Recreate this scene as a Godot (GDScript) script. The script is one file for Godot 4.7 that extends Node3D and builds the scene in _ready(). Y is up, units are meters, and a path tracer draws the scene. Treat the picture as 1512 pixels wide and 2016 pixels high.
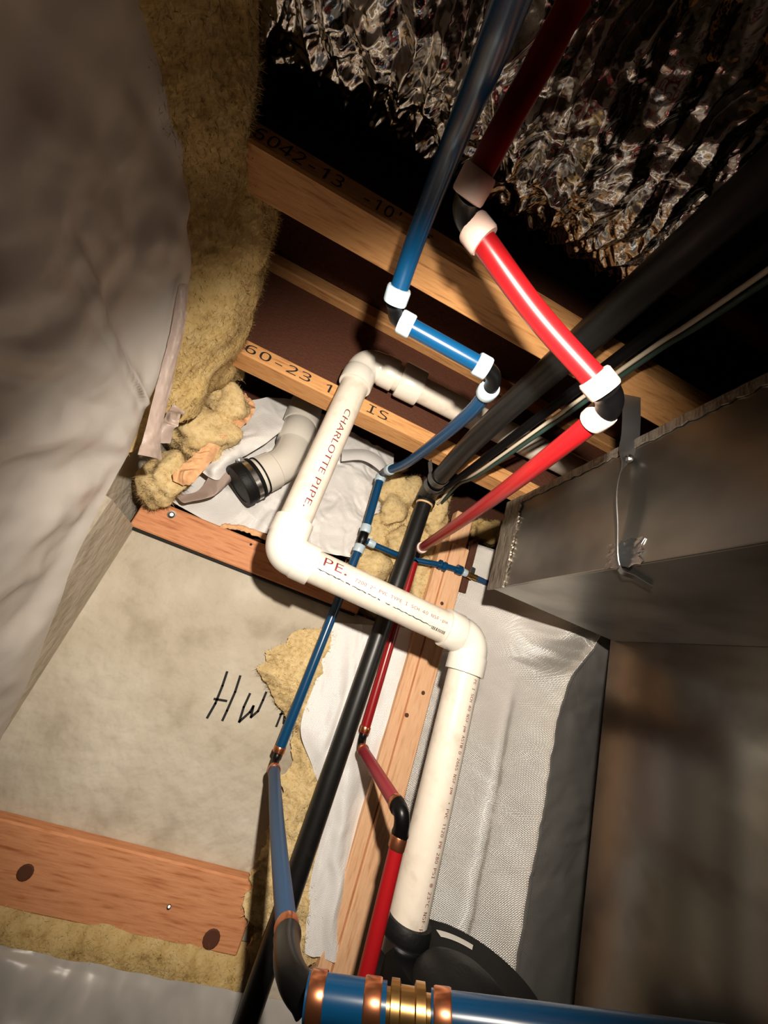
extends Node3D
# A plumbing corner in a dark basement, lit by a hand-held phone flash.
# Metres, y up, eye height is y = 0, the back wall lies towards -z.

var M := {}
var names := {}
var rng := RandomNumberGenerator.new()


# ---------------------------------------------------------------- mesh helpers
class MB:
	var v := PackedVector3Array()
	var n := PackedVector3Array()
	var uv := PackedVector2Array()

	func tri(a: Vector3, b: Vector3, c: Vector3, na: Vector3, nb: Vector3, nc: Vector3) -> void:
		if (b - a).cross(c - a).dot(na + nb + nc) > 0.0:   # front faces run clockwise
			v.append_array([a, c, b])
			n.append_array([na, nc, nb])
		else:
			v.append_array([a, b, c])
			n.append_array([na, nb, nc])

	func flat(a: Vector3, b: Vector3, c: Vector3, out: Vector3) -> void:
		var q := (b - a).cross(c - a).normalized()
		if q.dot(out) < 0.0:
			q = -q
		tri(a, b, c, q, q, q)

	func quad(a: Vector3, b: Vector3, c: Vector3, d: Vector3, out: Vector3) -> void:
		flat(a, b, c, out)
		flat(a, c, d, out)

	func mesh() -> ArrayMesh:
		var arr := []
		arr.resize(Mesh.ARRAY_MAX)
		arr[Mesh.ARRAY_VERTEX] = v
		arr[Mesh.ARRAY_NORMAL] = n
		var m := ArrayMesh.new()
		m.add_surface_from_arrays(Mesh.PRIMITIVE_TRIANGLES, arr)
		return m


func cr(p: Array, t: float) -> Vector3:   # Catmull-Rom through the points, t 0..1
	var k := p.size() - 1
	var x := clampf(t, 0.0, 1.0) * k
	var i := mini(int(x), k - 1)
	var f := x - i
	var p1: Vector3 = p[i]
	var p2: Vector3 = p[i + 1]
	var p0: Vector3 = p[i - 1] if i > 0 else p1 * 2.0 - p2
	var p3: Vector3 = p[i + 2] if i + 2 <= k else p2 * 2.0 - p1
	return p1.cubic_interpolate(p2, p0, p3, f)


func curve(p: Array, count: int) -> Array:
	var out := []
	for i in count + 1:
		out.append(cr(p, float(i) / count))
	return out


func cr2(rows: Array, u: float, v: float) -> Vector3:
	var col := []
	for r in rows:
		col.append(cr(r, u))
	return cr(col, v)


# a swept round body: path points with a radius each; sharp steps keep their edges
func sweep(mb: MB, path: Array, radii: Array, segs := 20, squash := 1.0, axis := Vector3.ZERO) -> MB:
	var count := path.size()
	var tang := []
	for i in count:
		var lo := i
		var hi := i
		while lo > 0 and path[lo].distance_to(path[i]) < 1e-6:
			lo -= 1
		while hi < count - 1 and path[hi].distance_to(path[i]) < 1e-6:
			hi += 1
		var t: Vector3 = path[hi] - path[lo]
		tang.append(t.normalized() if axis == Vector3.ZERO else axis)
	var first: Vector3 = tang[0]
	var e1: Vector3 = first.cross(Vector3.UP if absf(first.y) < 0.9 else Vector3.RIGHT).normalized()
	var frames := []
	for i in count:
		var t: Vector3 = tang[i]
		e1 = (e1 - t * e1.dot(t)).normalized()
		frames.append([e1, t.cross(e1)])
	# slope of each span: how the radius grows along it
	var tilt := []
	for i in count - 1:
		var d: float = (path[i + 1] - path[i]).length()
		if axis != Vector3.ZERO:
			d = (path[i + 1] - path[i]).dot(axis)
		tilt.append(atan2(float(radii[i]) - float(radii[i + 1]), d))
	var ring := func(i: int, ang: float, tl: float) -> Array:
		var out := []
		for k in segs + 1:
			var a := TAU * k / segs
			var d: Vector3 = frames[i][0] * cos(a) + frames[i][1] * sin(a) * squash
			out.append([path[i] + d * float(radii[i]), (d.normalized() * cos(tl) + tang[i] * sin(tl)).normalized()])
		return out
	for i in count - 1:
		var ta: float = tilt[i]
		var tb: float = tilt[i]
		if i > 0 and absf(tilt[i - 1] - tilt[i]) < 0.7:
			ta = (tilt[i - 1] + tilt[i]) / 2.0
		if i < count - 2 and absf(tilt[i + 1] - tilt[i]) < 0.7:
			tb = (tilt[i + 1] + tilt[i]) / 2.0
		var A = ring.call(i, 0.0, ta)
		var B = ring.call(i + 1, 0.0, tb)
		for k in segs:
			mb.tri(A[k][0], A[k + 1][0], B[k + 1][0], A[k][1], A[k + 1][1], B[k + 1][1])
			mb.tri(A[k][0], B[k + 1][0], B[k][0], A[k][1], B[k + 1][1], B[k][1])
	for e in [0, count - 1]:
		var out: Vector3 = -tang[e] if e == 0 else tang[e]
		var R = ring.call(e, 0.0, 0.0)
		for k in segs:
			mb.tri(path[e], R[k][0], R[k + 1][0], out, out, out)
	return mb


func tube(path: Array, r: float, segs := 20) -> ArrayMesh:
	var rad := []
	for p in path:
		rad.append(r)
	return sweep(MB.new(), path, rad, segs).mesh()


func body(path: Array, radii: Array, segs := 24) -> ArrayMesh:
	return sweep(MB.new(), path, radii, segs).mesh()


# points along a to b with fractions and radii: a turned profile
func turned(a: Vector3, b: Vector3, prof: Array, segs := 24) -> ArrayMesh:
	var path := []
	var rad := []
	for p in prof:
		path.append(a.lerp(b, p[0]))
		rad.append(p[1])
	return sweep(MB.new(), path, rad, segs, 1.0, (b - a).normalized()).mesh()


# a box between two corners with chamfered edges
func boxmesh(lo: Vector3, hi: Vector3, c := 0.003) -> ArrayMesh:
	var mb := MB.new()
	addbox(mb, lo, hi, c)
	return mb.mesh()


func addbox(mb: MB, lo: Vector3, hi: Vector3, c := 0.003) -> void:
	var m := (lo + hi) / 2.0
	var h := (hi - lo) / 2.0
	c = minf(c, minf(h.x, minf(h.y, h.z)) * 0.9)
	var q := func(s: Vector3, ax: int) -> Vector3:
		var e := h - Vector3.ONE * c
		e[ax] = h[ax]
		return m + s * e
	for ax in 3:
		var b := (ax + 1) % 3
		var d := (ax + 2) % 3
		for s in [-1.0, 1.0]:
			var o := Vector3.ZERO
			o[ax] = s
			var P := []
			for k in [[-1, -1], [1, -1], [1, 1], [-1, 1]]:
				var w := o
				w[b] = k[0]
				w[d] = k[1]
				P.append(q.call(w, ax))
			mb.quad(P[0], P[1], P[2], P[3], o)
		for s in [-1.0, 1.0]:       # the chamfers along axis ax
			for t in [-1.0, 1.0]:
				var w0 := Vector3.ZERO
				w0[b] = s
				w0[d] = t
				var wa := w0
				wa[ax] = -1
				var wb := w0
				wb[ax] = 1
				mb.quad(q.call(wa, b), q.call(wb, b), q.call(wb, d), q.call(wa, d), w0)
	for sx in [-1.0, 1.0]:
		for sy in [-1.0, 1.0]:
			for sz in [-1.0, 1.0]:
				var w := Vector3(sx, sy, sz)
				mb.flat(q.call(w, 0), q.call(w, 1), q.call(w, 2), w)


# a sheet through f(u, v) with real thickness; facets keeps it creased
func sheet(nu: int, nv: int, f: Callable, thick: float, facing: Vector3, facets := false, hairs := 0) -> ArrayMesh:
	var P := []
	for j in nv + 1:
		for i in nu + 1:
			P.append(f.call(float(i) / nu, float(j) / nv))
	var N := []
	var w := nu + 1
	for j in nv + 1:
		for i in nu + 1:
			var du: Vector3 = P[j * w + mini(i + 1, nu)] - P[j * w + maxi(i - 1, 0)]
			var dv: Vector3 = P[mini(j + 1, nv) * w + i] - P[maxi(j - 1, 0) * w + i]
			N.append(du.cross(dv).normalized())
	if N[(nv / 2) * w + nu / 2].dot(facing) < 0.0:
		for k in N.size():
			N[k] = -N[k]
	var mb := MB.new()
	for j in nv:
		for i in nu:
			var a := j * w + i
			var ids := [a, a + 1, a + w + 1, a + w]
			for t in [[0, 1, 2], [0, 2, 3]]:
				var x: int = ids[t[0]]
				var y: int = ids[t[1]]
				var z: int = ids[t[2]]
				if facets:
					mb.flat(P[x], P[y], P[z], N[x])
				else:
					mb.tri(P[x], P[y], P[z], N[x], N[y], N[z])
				mb.tri(P[x] - N[x] * thick, P[y] - N[y] * thick, P[z] - N[z] * thick, -N[x], -N[y], -N[z])
	var rim := func(x: int, y: int, out: Vector3) -> void:
		mb.quad(P[x], P[y], P[y] - N[y] * thick, P[x] - N[x] * thick, out)
	for i in nu:
		rim.call(i, i + 1, P[i] - P[i + w])
		rim.call(nv * w + i, nv * w + i + 1, P[nv * w + i] - P[(nv - 1) * w + i])
	for j in nv:
		rim.call(j * w, (j + 1) * w, P[j * w] - P[j * w + 1])
		rim.call(j * w + nu, (j + 1) * w + nu, P[j * w + nu] - P[j * w + nu - 1])
	if hairs:
		fuzz(mb, P, N, hairs, nu + nv)
	return mb.mesh()


# loose glass fibres standing off a surface
func fuzz(mb: MB, P: Array, N: Array, count: int, seed_: int, long := 0.014) -> void:
	var r := RandomNumberGenerator.new()
	r.seed = seed_
	for i in count:
		var k := r.randi() % P.size()
		var nn: Vector3 = N[k]
		var d := (nn * r.randf_range(0.1, 0.9) + Vector3(r.randfn(), r.randfn(), r.randfn()) * 0.7).normalized()
		var bend := Vector3(r.randfn(), r.randfn(), r.randfn()) * 0.4
		var l := long * r.randf_range(0.4, 1.2)
		var a: Vector3 = P[k] - nn * 0.001
		var b := a + d * l * 0.5
		var e := b + (d + bend).normalized() * l * 0.5
		var w := d.cross(nn + bend).normalized() * r.randf_range(0.0002, 0.0004)
		mb.tri(a - w, a + w, b + w, nn, nn, nn)
		mb.tri(a - w, b + w, b - w, nn, nn, nn)
		mb.tri(b - w, b + w, e, nn, nn, nn)


func noise(seed_: int, freq: float, kind := FastNoiseLite.TYPE_SIMPLEX_SMOOTH, oct := 3) -> FastNoiseLite:
	var n := FastNoiseLite.new()
	n.seed = seed_
	n.noise_type = kind
	n.frequency = freq
	n.fractal_octaves = oct
	n.fractal_type = FastNoiseLite.FRACTAL_FBM if oct > 1 else FastNoiseLite.FRACTAL_NONE
	return n


# sharp folds of a crumpled film, about -0.5..0.5: tent waves in several directions over warped ground
class Crumple:
	var dirs := []
	var warp: FastNoiseLite
	var k := 0.0

	func _init(seed_: int, freq: float, count := 5) -> void:
		var r := RandomNumberGenerator.new()
		r.seed = seed_
		for i in count:
			var a := r.randf() * TAU
			dirs.append([Vector2(cos(a), sin(a)) * freq * r.randf_range(0.6, 1.8), r.randf(), r.randf_range(0.5, 1.0)])
		warp = FastNoiseLite.new()
		warp.seed = seed_
		warp.frequency = freq * 0.45
		warp.fractal_octaves = 2
		k = 0.35 / freq

	func at(x: float, y: float) -> float:
		var p := Vector2(x, y)
		p += Vector2(warp.get_noise_2d(x, y), warp.get_noise_2d(x + 77.0, y - 31.0)) * k * 2.5
		var h := 0.0
		for d in dirs:
			var s: float = fposmod(p.dot(d[0]) + d[1], 1.0)
			h += (absf(s - 0.5) * 2.0 - 0.5) * d[2]
		return h / dirs.size() * 1.6


# soft lumps of glass wool: displaced ellipsoids joined in one mesh
func wool(lumps: Array, seed_: int, rough := 0.28) -> ArrayMesh:
	var mb := MB.new()
	var big := noise(seed_, 10.0, FastNoiseLite.TYPE_SIMPLEX_SMOOTH, 2)
	var fine := noise(seed_ + 1, 70.0, FastNoiseLite.TYPE_SIMPLEX, 4)
	for L in lumps:
		var c: Vector3 = L[0]
		var r: Vector3 = L[1]
		var nu := 56
		var nv := 36
		var P := []
		for j in nv + 1:
			for i in nu + 1:
				var th := PI * j / nv
				var ph := TAU * (i % nu) / nu
				var d := Vector3(sin(th) * cos(ph), cos(th), sin(th) * sin(ph))
				var p := c + d * r
				P.append(c + d * r * (1.0 + rough * big.get_noise_3dv(p) * 2.0 + rough * 0.16 * fine.get_noise_3dv(p)))
		fuzz(mb, P, smoothgrid(mb, P, nu, nv, c), int(2600 * clampf((r.x + r.y) / 0.1, 0.5, 2.5)), seed_ + nv)
	return mb.mesh()


func smoothgrid(mb: MB, P: Array, nu: int, nv: int, c: Vector3) -> Array:
	var w := nu + 1
	var N := []
	for j in nv + 1:
		for i in nu + 1:
			var du: Vector3 = P[j * w + (i + 1) % nu] - P[j * w + (i + nu - 1) % nu]
			var dv: Vector3 = P[mini(j + 1, nv) * w + i] - P[maxi(j - 1, 0) * w + i]
			var q := du.cross(dv).normalized()
			var o: Vector3 = P[j * w + i] - c
			if q.length() < 0.5:
				q = o.normalized()
			N.append(q if q.dot(o) > 0.0 else -q)
	for j in nv:
		for i in nu:
			var a := j * w + i
			mb.tri(P[a], P[a + 1], P[a + w + 1], N[a], N[a + 1], N[a + w + 1])
			mb.tri(P[a], P[a + w + 1], P[a + w], N[a], N[a + w + 1], N[a + w])
	return N


# flat lettering, laid through at(x, y) -> point; length is what the line of text fills
func lettering(text: String, length: float, height: float, at: Callable, out: Vector3, font := "Droid Sans") -> ArrayMesh:
	var tm := TextMesh.new()
	var f := SystemFont.new()
	f.font_names = PackedStringArray([font])
	f.font_weight = 500
	tm.font = f
	tm.font_size = 48
	tm.pixel_size = 0.01
	tm.depth = 0.0
	tm.text = text
	var arr := tm.get_mesh_arrays()
	var vs: PackedVector3Array = arr[Mesh.ARRAY_VERTEX]
	var ids: PackedInt32Array = arr[Mesh.ARRAY_INDEX] if arr[Mesh.ARRAY_INDEX] != null else PackedInt32Array(range(vs.size()))
	var lo := Vector3.ONE * 1e9
	var hi := -lo
	for p in vs:
		lo = lo.min(p)
		hi = hi.max(p)
	var mb := MB.new()
	var q := []
	for p in vs:
		q.append(Vector2((p.x - lo.x) / (hi.x - lo.x) * length, ((p.y - lo.y) / (hi.y - lo.y) - 0.5) * height))
	for i in range(0, ids.size(), 3):
		split(mb, q[ids[i]], q[ids[i + 1]], q[ids[i + 2]], out, at, 0)
	return mb.mesh()


# letters are laid in small pieces so that they follow the round surface
func split(mb: MB, a: Vector2, b: Vector2, d: Vector2, out: Vector3, at: Callable, deep: int) -> void:
	var ab := a.distance_to(b)
	var bd := b.distance_to(d)
	var da := d.distance_to(a)
	var big := maxf(ab, maxf(bd, da))
	if big < 0.0035 or deep > 7:
		mb.flat(at.call(a.x, a.y), at.call(b.x, b.y), at.call(d.x, d.y), out)
	elif big == ab:
		var m := (a + b) / 2.0
		split(mb, a, m, d, out, at, deep + 1)
		split(mb, m, b, d, out, at, deep + 1)
	elif big == bd:
		var m := (b + d) / 2.0
		split(mb, a, b, m, out, at, deep + 1)
		split(mb, a, m, d, out, at, deep + 1)
	else:
		var m := (d + a) / 2.0
		split(mb, a, b, m, out, at, deep + 1)
		split(mb, m, b, d, out, at, deep + 1)


# a map onto a pipe: start on the axis, reading direction, direction of the letters' tops, turn about the axis
func on_pipe(start: Vector3, along: Vector3, tops: Vector3, face: Vector3, r: float, turn := 0.0) -> Callable:
	return func(x: float, y: float) -> Vector3:
		var a := y / r + turn
		return start + along * x + (face * cos(a) + tops * sin(a)) * (r + 0.0006)


# a pen or marker stroke through points, lying on a surface
func stroke(mb: MB, pts: Array, w: float, out: Vector3) -> void:
	for i in pts.size() - 1:
		var d: Vector3 = (pts[i + 1] - pts[i]).normalized()
		var s := d.cross(out).normalized() * w / 2.0
		mb.quad(pts[i] - s - d * w * 0.3, pts[i] + s - d * w * 0.3, pts[i + 1] + s + d * w * 0.3, pts[i + 1] - s + d * w * 0.3, out)


# ---------------------------------------------------------------- scene helpers
func put(o: Node3D, called: String, parent: Node) -> void:
	if parent == self:
		var k: int = names.get(called, 0)
		names[called] = k + 1
		o.name = called if k == 0 else "%s_%03d" % [called, k]
		add_child(o)
	else:
		var base := called
		var k := 0
		while parent.has_node(NodePath(called)):
			k += 1
			called = "%s_%03d" % [base, k]
		o.name = called
		parent.add_child(o, true)


func tag(o: Node, label: String, category: String, group := "") -> Node:
	o.set_meta("label", label)
	o.set_meta("category", category)
	if group:
		o.set_meta("group", group)
	return o


func thing(called: String, label: String, category: String, at: Vector3, group := "") -> Node3D:
	var o := Node3D.new()
	put(o, called, self)
	o.position = at
	tag(o, label, category, group)
	return o


# one mesh, given in room coordinates, as a part (or as a thing when parent is the root)
func part(called: String, mesh: Mesh, m: Material, parent: Node = self) -> MeshInstance3D:
	var o := MeshInstance3D.new()
	o.mesh = mesh
	o.material_override = m
	put(o, called, parent)
	var p := parent
	var off := Vector3.ZERO
	while p != self:
		off += p.position
		p = p.get_parent()
	o.position = -off
	return o


func single(called: String, mesh: Mesh, m: Material, label: String, category: String, group := "") -> MeshInstance3D:
	var o := part(called, mesh, m)
	tag(o, label, category, group)
	return o


func structure(called: String, mesh: Mesh, m: Material) -> MeshInstance3D:
	var o := part(called, mesh, m)
	o.set_meta("kind", "structure")
	return o


# ---------------------------------------------------------------- materials
func ntex(seed_: int, freq: float, ramp: Array, size := 512, oct := 4, normal := false, bump := 4.0, kind := FastNoiseLite.TYPE_SIMPLEX_SMOOTH) -> NoiseTexture2D:
	var t := NoiseTexture2D.new()
	t.width = size
	t.height = size
	t.seamless = true
	t.noise = noise(seed_, freq, kind, oct)
	if normal:
		t.as_normal_map = true
		t.bump_strength = bump
	elif ramp.size():
		var g := Gradient.new()
		var off := PackedFloat32Array()
		var col := PackedColorArray()
		for i in ramp.size():
			off.append(float(i) / (ramp.size() - 1))
			col.append(ramp[i])
		g.offsets = off
		g.colors = col
		t.color_ramp = g
	return t


func mat(c: Color, rough := 0.5, metal := 0.0) -> StandardMaterial3D:
	var m := StandardMaterial3D.new()
	m.albedo_color = c
	m.roughness = rough
	m.metallic = metal
	return m


func skin(m: StandardMaterial3D, scale: Vector3, albedo: Texture2D = null, normal: Texture2D = null, nscale := 1.0) -> StandardMaterial3D:
	m.uv1_triplanar = true
	m.uv1_scale = scale
	if albedo:
		m.albedo_texture = albedo
	if normal:
		m.normal_enabled = true
		m.normal_texture = normal
		m.normal_scale = nscale
	return m


func c(r: int, g: int, b: int) -> Color:
	return Color8(r, g, b)


func materials() -> void:
	var grain := ntex(3, 0.02, [c(150, 98, 52), c(196, 142, 88), c(205, 152, 96), c(178, 120, 70)], 512, 4)
	var grain2 := ntex(5, 0.018, [c(160, 96, 58), c(200, 134, 90), c(210, 146, 102), c(184, 116, 74)], 512, 4)
	var pale := ntex(6, 0.018, [c(196, 138, 96), c(224, 176, 134), c(230, 184, 144), c(212, 160, 118)], 512, 4)
	var dark := ntex(8, 0.06, [c(52, 26, 14), c(86, 46, 26), c(70, 36, 20), c(104, 60, 34)], 512, 4)
	var fibre := ntex(11, 0.03, [], 512, 5, true, 6.0)
	for ax in 3:
		var s := Vector3(9, 9, 9)
		s[ax] = 0.9
		M["wood%d" % ax] = skin(mat(Color.WHITE, 0.7), s, grain, fibre, 0.25)
		M["stud%d" % ax] = skin(mat(Color.WHITE, 0.7), s, pale, fibre, 0.25)
		M["fir%d" % ax] = skin(mat(Color.WHITE, 0.7), s, grain2, fibre, 0.25)
	M.osb = skin(mat(Color.WHITE, 0.75), Vector3(3, 9, 9), dark, fibre, 0.4)
	M.subfloor = skin(mat(Color.WHITE, 0.8), Vector3(3, 3, 3), dark, fibre, 0.4)
	M.knot = mat(c(84, 44, 24), 0.7)
	M.ink = mat(c(22, 18, 18), 0.8)
	M.nail = mat(c(150, 146, 140), 0.35, 0.9)
	M.concrete = skin(mat(Color.WHITE, 0.9), Vector3(0.9, 0.9, 0.9), ntex(21, 0.006, [c(160, 150, 132), c(186, 176, 158), c(192, 183, 166), c(204, 196, 180)], 1024, 5), ntex(22, 0.05, [], 512, 5, true, 5.0), 0.35)
	var scuff := ntex(31, 0.012, [c(186, 176, 160), c(208, 198, 184), c(212, 203, 190), c(205, 195, 180)], 512, 6)
	M.pvc = skin(mat(Color.WHITE, 0.32), Vector3(4, 4, 4), scuff)
	M.pvc_fit = mat(c(212, 207, 197), 0.2)
	M.print_red = mat(c(112, 30, 28), 0.6)
	M.black = mat(c(7, 7, 8), 0.55)
	M.black.metallic_specular = 0.25
	M.rubber = skin(mat(c(14, 14, 15), 0.55), Vector3(6, 6, 6), null, ntex(41, 0.08, [], 256, 3, true, 3.0), 0.2)
	M.rubber.metallic_specular = 0.35
	M.elbow = mat(c(8, 8, 9), 0.35)
	M.elbow.metallic_specular = 0.35
	M.black_steel = skin(mat(Color.WHITE, 0.4), Vector3(5, 5, 5), ntex(43, 0.03, [c(10, 10, 10), c(17, 17, 17), c(16, 16, 16), c(30, 29, 28)], 256, 5))
	M.dope = mat(c(214, 176, 130), 0.7)
	M.blue = mat(c(7, 61, 98), 0.26)
	M.blue_dull = mat(c(34, 64, 96), 0.45)
	M.red = mat(c(140, 17, 22), 0.3)
	M.red_dull = mat(c(146, 40, 52), 0.45)
	M.ring_b = mat(c(176, 194, 204), 0.35)
	M.ring_r = mat(c(230, 200, 186), 0.38)
	M.copper = mat(c(206, 132, 92), 0.28, 0.95)
	M.brass = mat(c(176, 138, 84), 0.3, 0.95)
	M.steel = mat(c(186, 186, 188), 0.25, 1.0)
	M.strap = mat(c(120, 120, 120), 0.38, 0.9)
	var streak := ntex(51, 0.006, [c(100, 99, 96), c(116, 115, 112), c(112, 111, 108), c(126, 125, 122)], 512, 4)
	M.sheetmetal = skin(mat(Color.WHITE, 0.2, 1.0), Vector3(2, 2, 2), streak, ntex(52, 0.006, [], 512, 2, true, 2.0), 0.12)
	M.ductmetal = skin(mat(c(196, 194, 190), 0.36, 1.0), Vector3(2, 2, 2), ntex(54, 0.006, [c(180, 178, 174), c(214, 212, 208), c(236, 234, 230)], 512, 3))
	M.tape = skin(mat(c(196, 190, 182), 0.4, 0.75), Vector3(40, 3, 40), ntex(53, 0.02, [c(120, 112, 104), c(210, 204, 196), c(235, 230, 222)], 256, 4), fibre, 0.5)
	M.foil = mat(c(178, 175, 172), 0.15, 1.0)
	var weave := Image.create(128, 128, false, Image.FORMAT_RGB8)
	for y in 128:
		for x in 128:
			var h := 0.5 + 0.25 * sin(TAU * x / 16.0) * (1.0 if (y / 8) % 2 == 0 else -1.0) + 0.25 * absf(sin(TAU * y / 16.0))
			weave.set_pixel(x, y, Color(h, h, h))
	weave.bump_map_to_normal_map(9.0)
	M.facing = skin(mat(c(228, 226, 224), 0.2), Vector3(30, 30, 30), null, ImageTexture.create_from_image(weave), 0.35)
	M.vapour = skin(mat(c(236, 232, 226), 0.38, 0.65), Vector3(30, 30, 30), null, ImageTexture.create_from_image(weave), 0.9)
	M.poly = skin(mat(c(182, 175, 168), 0.36), Vector3(3, 3, 3), null, ntex(61, 0.01, [], 512, 4, true, 5.0), 0.3)
	M.poly_low = mat(c(176, 172, 166), 0.34)
	M.flap = mat(c(164, 146, 136), 0.45)
	M.kraft = skin(mat(Color.WHITE, 0.8), Vector3(8, 8, 8), ntex(71, 0.03, [c(196, 144, 100), c(222, 172, 126), c(230, 184, 138)], 256, 4))
	M.wool = skin(mat(Color.WHITE, 0.95), Vector3(7, 7, 7), ntex(81, 0.02, [c(162, 134, 84), c(204, 178, 126), c(213, 190, 142), c(226, 208, 168)], 512, 5), ntex(82, 0.05, [], 512, 5, true, 10.0), 0.45)
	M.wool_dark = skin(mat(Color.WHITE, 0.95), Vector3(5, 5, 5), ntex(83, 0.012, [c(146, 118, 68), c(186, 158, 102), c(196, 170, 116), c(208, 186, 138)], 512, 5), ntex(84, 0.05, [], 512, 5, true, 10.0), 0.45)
	M.label = mat(c(220, 218, 210), 0.5)
	M.wire = mat(c(190, 178, 158), 0.5)
	M.wire_green = mat(c(40, 62, 56), 0.4)


# ---------------------------------------------------------------- plumbing builders
# a plastic expansion ring round a pipe end, from a towards b
func ring(parent: Node, a: Vector3, dir: Vector3, r: float, m: Material, length := 0.02) -> void:
	var t := r * 0.34
	part("ring", turned(a, a + dir.normalized() * length, [[0.0, r], [0.0, r + t * 0.7], [0.1, r + t], [0.85, r + t], [0.96, r + t * 0.75], [1.0, r * 0.9]], 24), m, parent)


# a copper crimp band: a flat ring with a slightly raised rim
func crimp(parent: Node, a: Vector3, dir: Vector3, r: float, length := 0.012) -> void:
	part("crimp_ring", turned(a, a + dir.normalized() * length, [[0.0, r], [0.0, r + 0.0012], [0.1, r + 0.0017], [0.9, r + 0.0017], [1.0, r + 0.0012], [1.0, r]], 24), M.copper, parent)


# elbow body from a (leaving along da) to b (arriving against db), meeting near the corner k
func elbow(parent: Node, a: Vector3, k: Vector3, b: Vector3, r: float, m: Material) -> void:
	var path := []
	var rad := []
	for i in 13:
		var t := i / 12.0
		path.append(a.lerp(k, t).lerp(k.lerp(b, t), t))
		rad.append(r * (1.12 if i == 0 or i == 12 else 1.0))
	part("elbow", body(path, rad, 20), m, parent)


# PVC ell with sockets at both ends: k is the corner, da and db point from it along the pipes
func pvc_ell(parent: Node, k: Vector3, da: Vector3, db: Vector3, reach: float, r: float, called := "elbow") -> void:
	var hub := r * 1.2
	var a := k + da * reach
	var b := k + db * reach
	var s := r * 1.15
	var path := [a, a, a - da * 0.003, a - da * s * 0.9, a - da * s]
	var rad := [r, hub * 0.985, hub, hub, hub * 0.95]
	var a2 := a - da * (s + 0.001)
	var b2 := b - db * (s + 0.001)
	for i in 15:
		var t := i / 14.0
		path.append(a2.lerp(k, t).lerp(k.lerp(b2, t), t))
		rad.append(hub * 0.94)
	path.append_array([b - db * s, b - db * s * 0.9, b - db * 0.003, b, b])
	rad.append_array([hub * 0.95, hub, hub, hub * 0.985, r])
	part(called, body(path, rad, 36), M.pvc_fit, parent)


func _ready() -> void:
	rng.seed = 7
	# ---- camera
	var cam := Camera3D.new()
	cam.name = "camera"
	cam.fov = 106.8
	cam.near = 0.02
	cam.transform = Transform3D(Basis(Vector3(0.89902, 0.32022, 0.29871), Vector3(-0.40295, 0.87200, 0.27793), Vector3(-0.17147, -0.37023, 0.91298)).orthonormalized(), Vector3.ZERO)
	cam.current = true
	add_child(cam)
	# ---- sky (none: a closed dark basement) and exposure
	var we := WorldEnvironment.new()
	we.name = "environment"
	var env := Environment.new()
	env.background_mode = Environment.BG_COLOR
	env.background_color = Color(0.0, 0.0, 0.0)
	env.tonemap_mode = Environment.TONE_MAPPER_LINEAR
	env.tonemap_exposure = 1.0
	env.sdfgi_enabled = true
	env.ssao_enabled = true
	env.ssil_enabled = true
	we.environment = env
	add_child(we)
	# ---- the phone's flash, beside the lens and a little above it
	var flash := SpotLight3D.new()
	flash.name = "phone_flash"
	flash.light_color = Color(1.0, 0.95, 0.885)
	flash.light_energy = 1.3
	flash.light_size = 0.008
	flash.spot_angle = 51.0
	flash.spot_angle_attenuation = 0.62
	flash.spot_range = 8.0
	flash.spot_attenuation = 2.0
	flash.shadow_enabled = true
	add_child(flash)
	flash.look_at_from_position(Vector3(0.022, 0.14, 0.0), Vector3(0.21, 0.155, -0.9))
	materials()
	room()
	joists()
	metalwork()
	framing()
	left_side()
	cavity()
	drain()
	gas()
	cold_line()
	hot_line()
	small_things()


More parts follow.
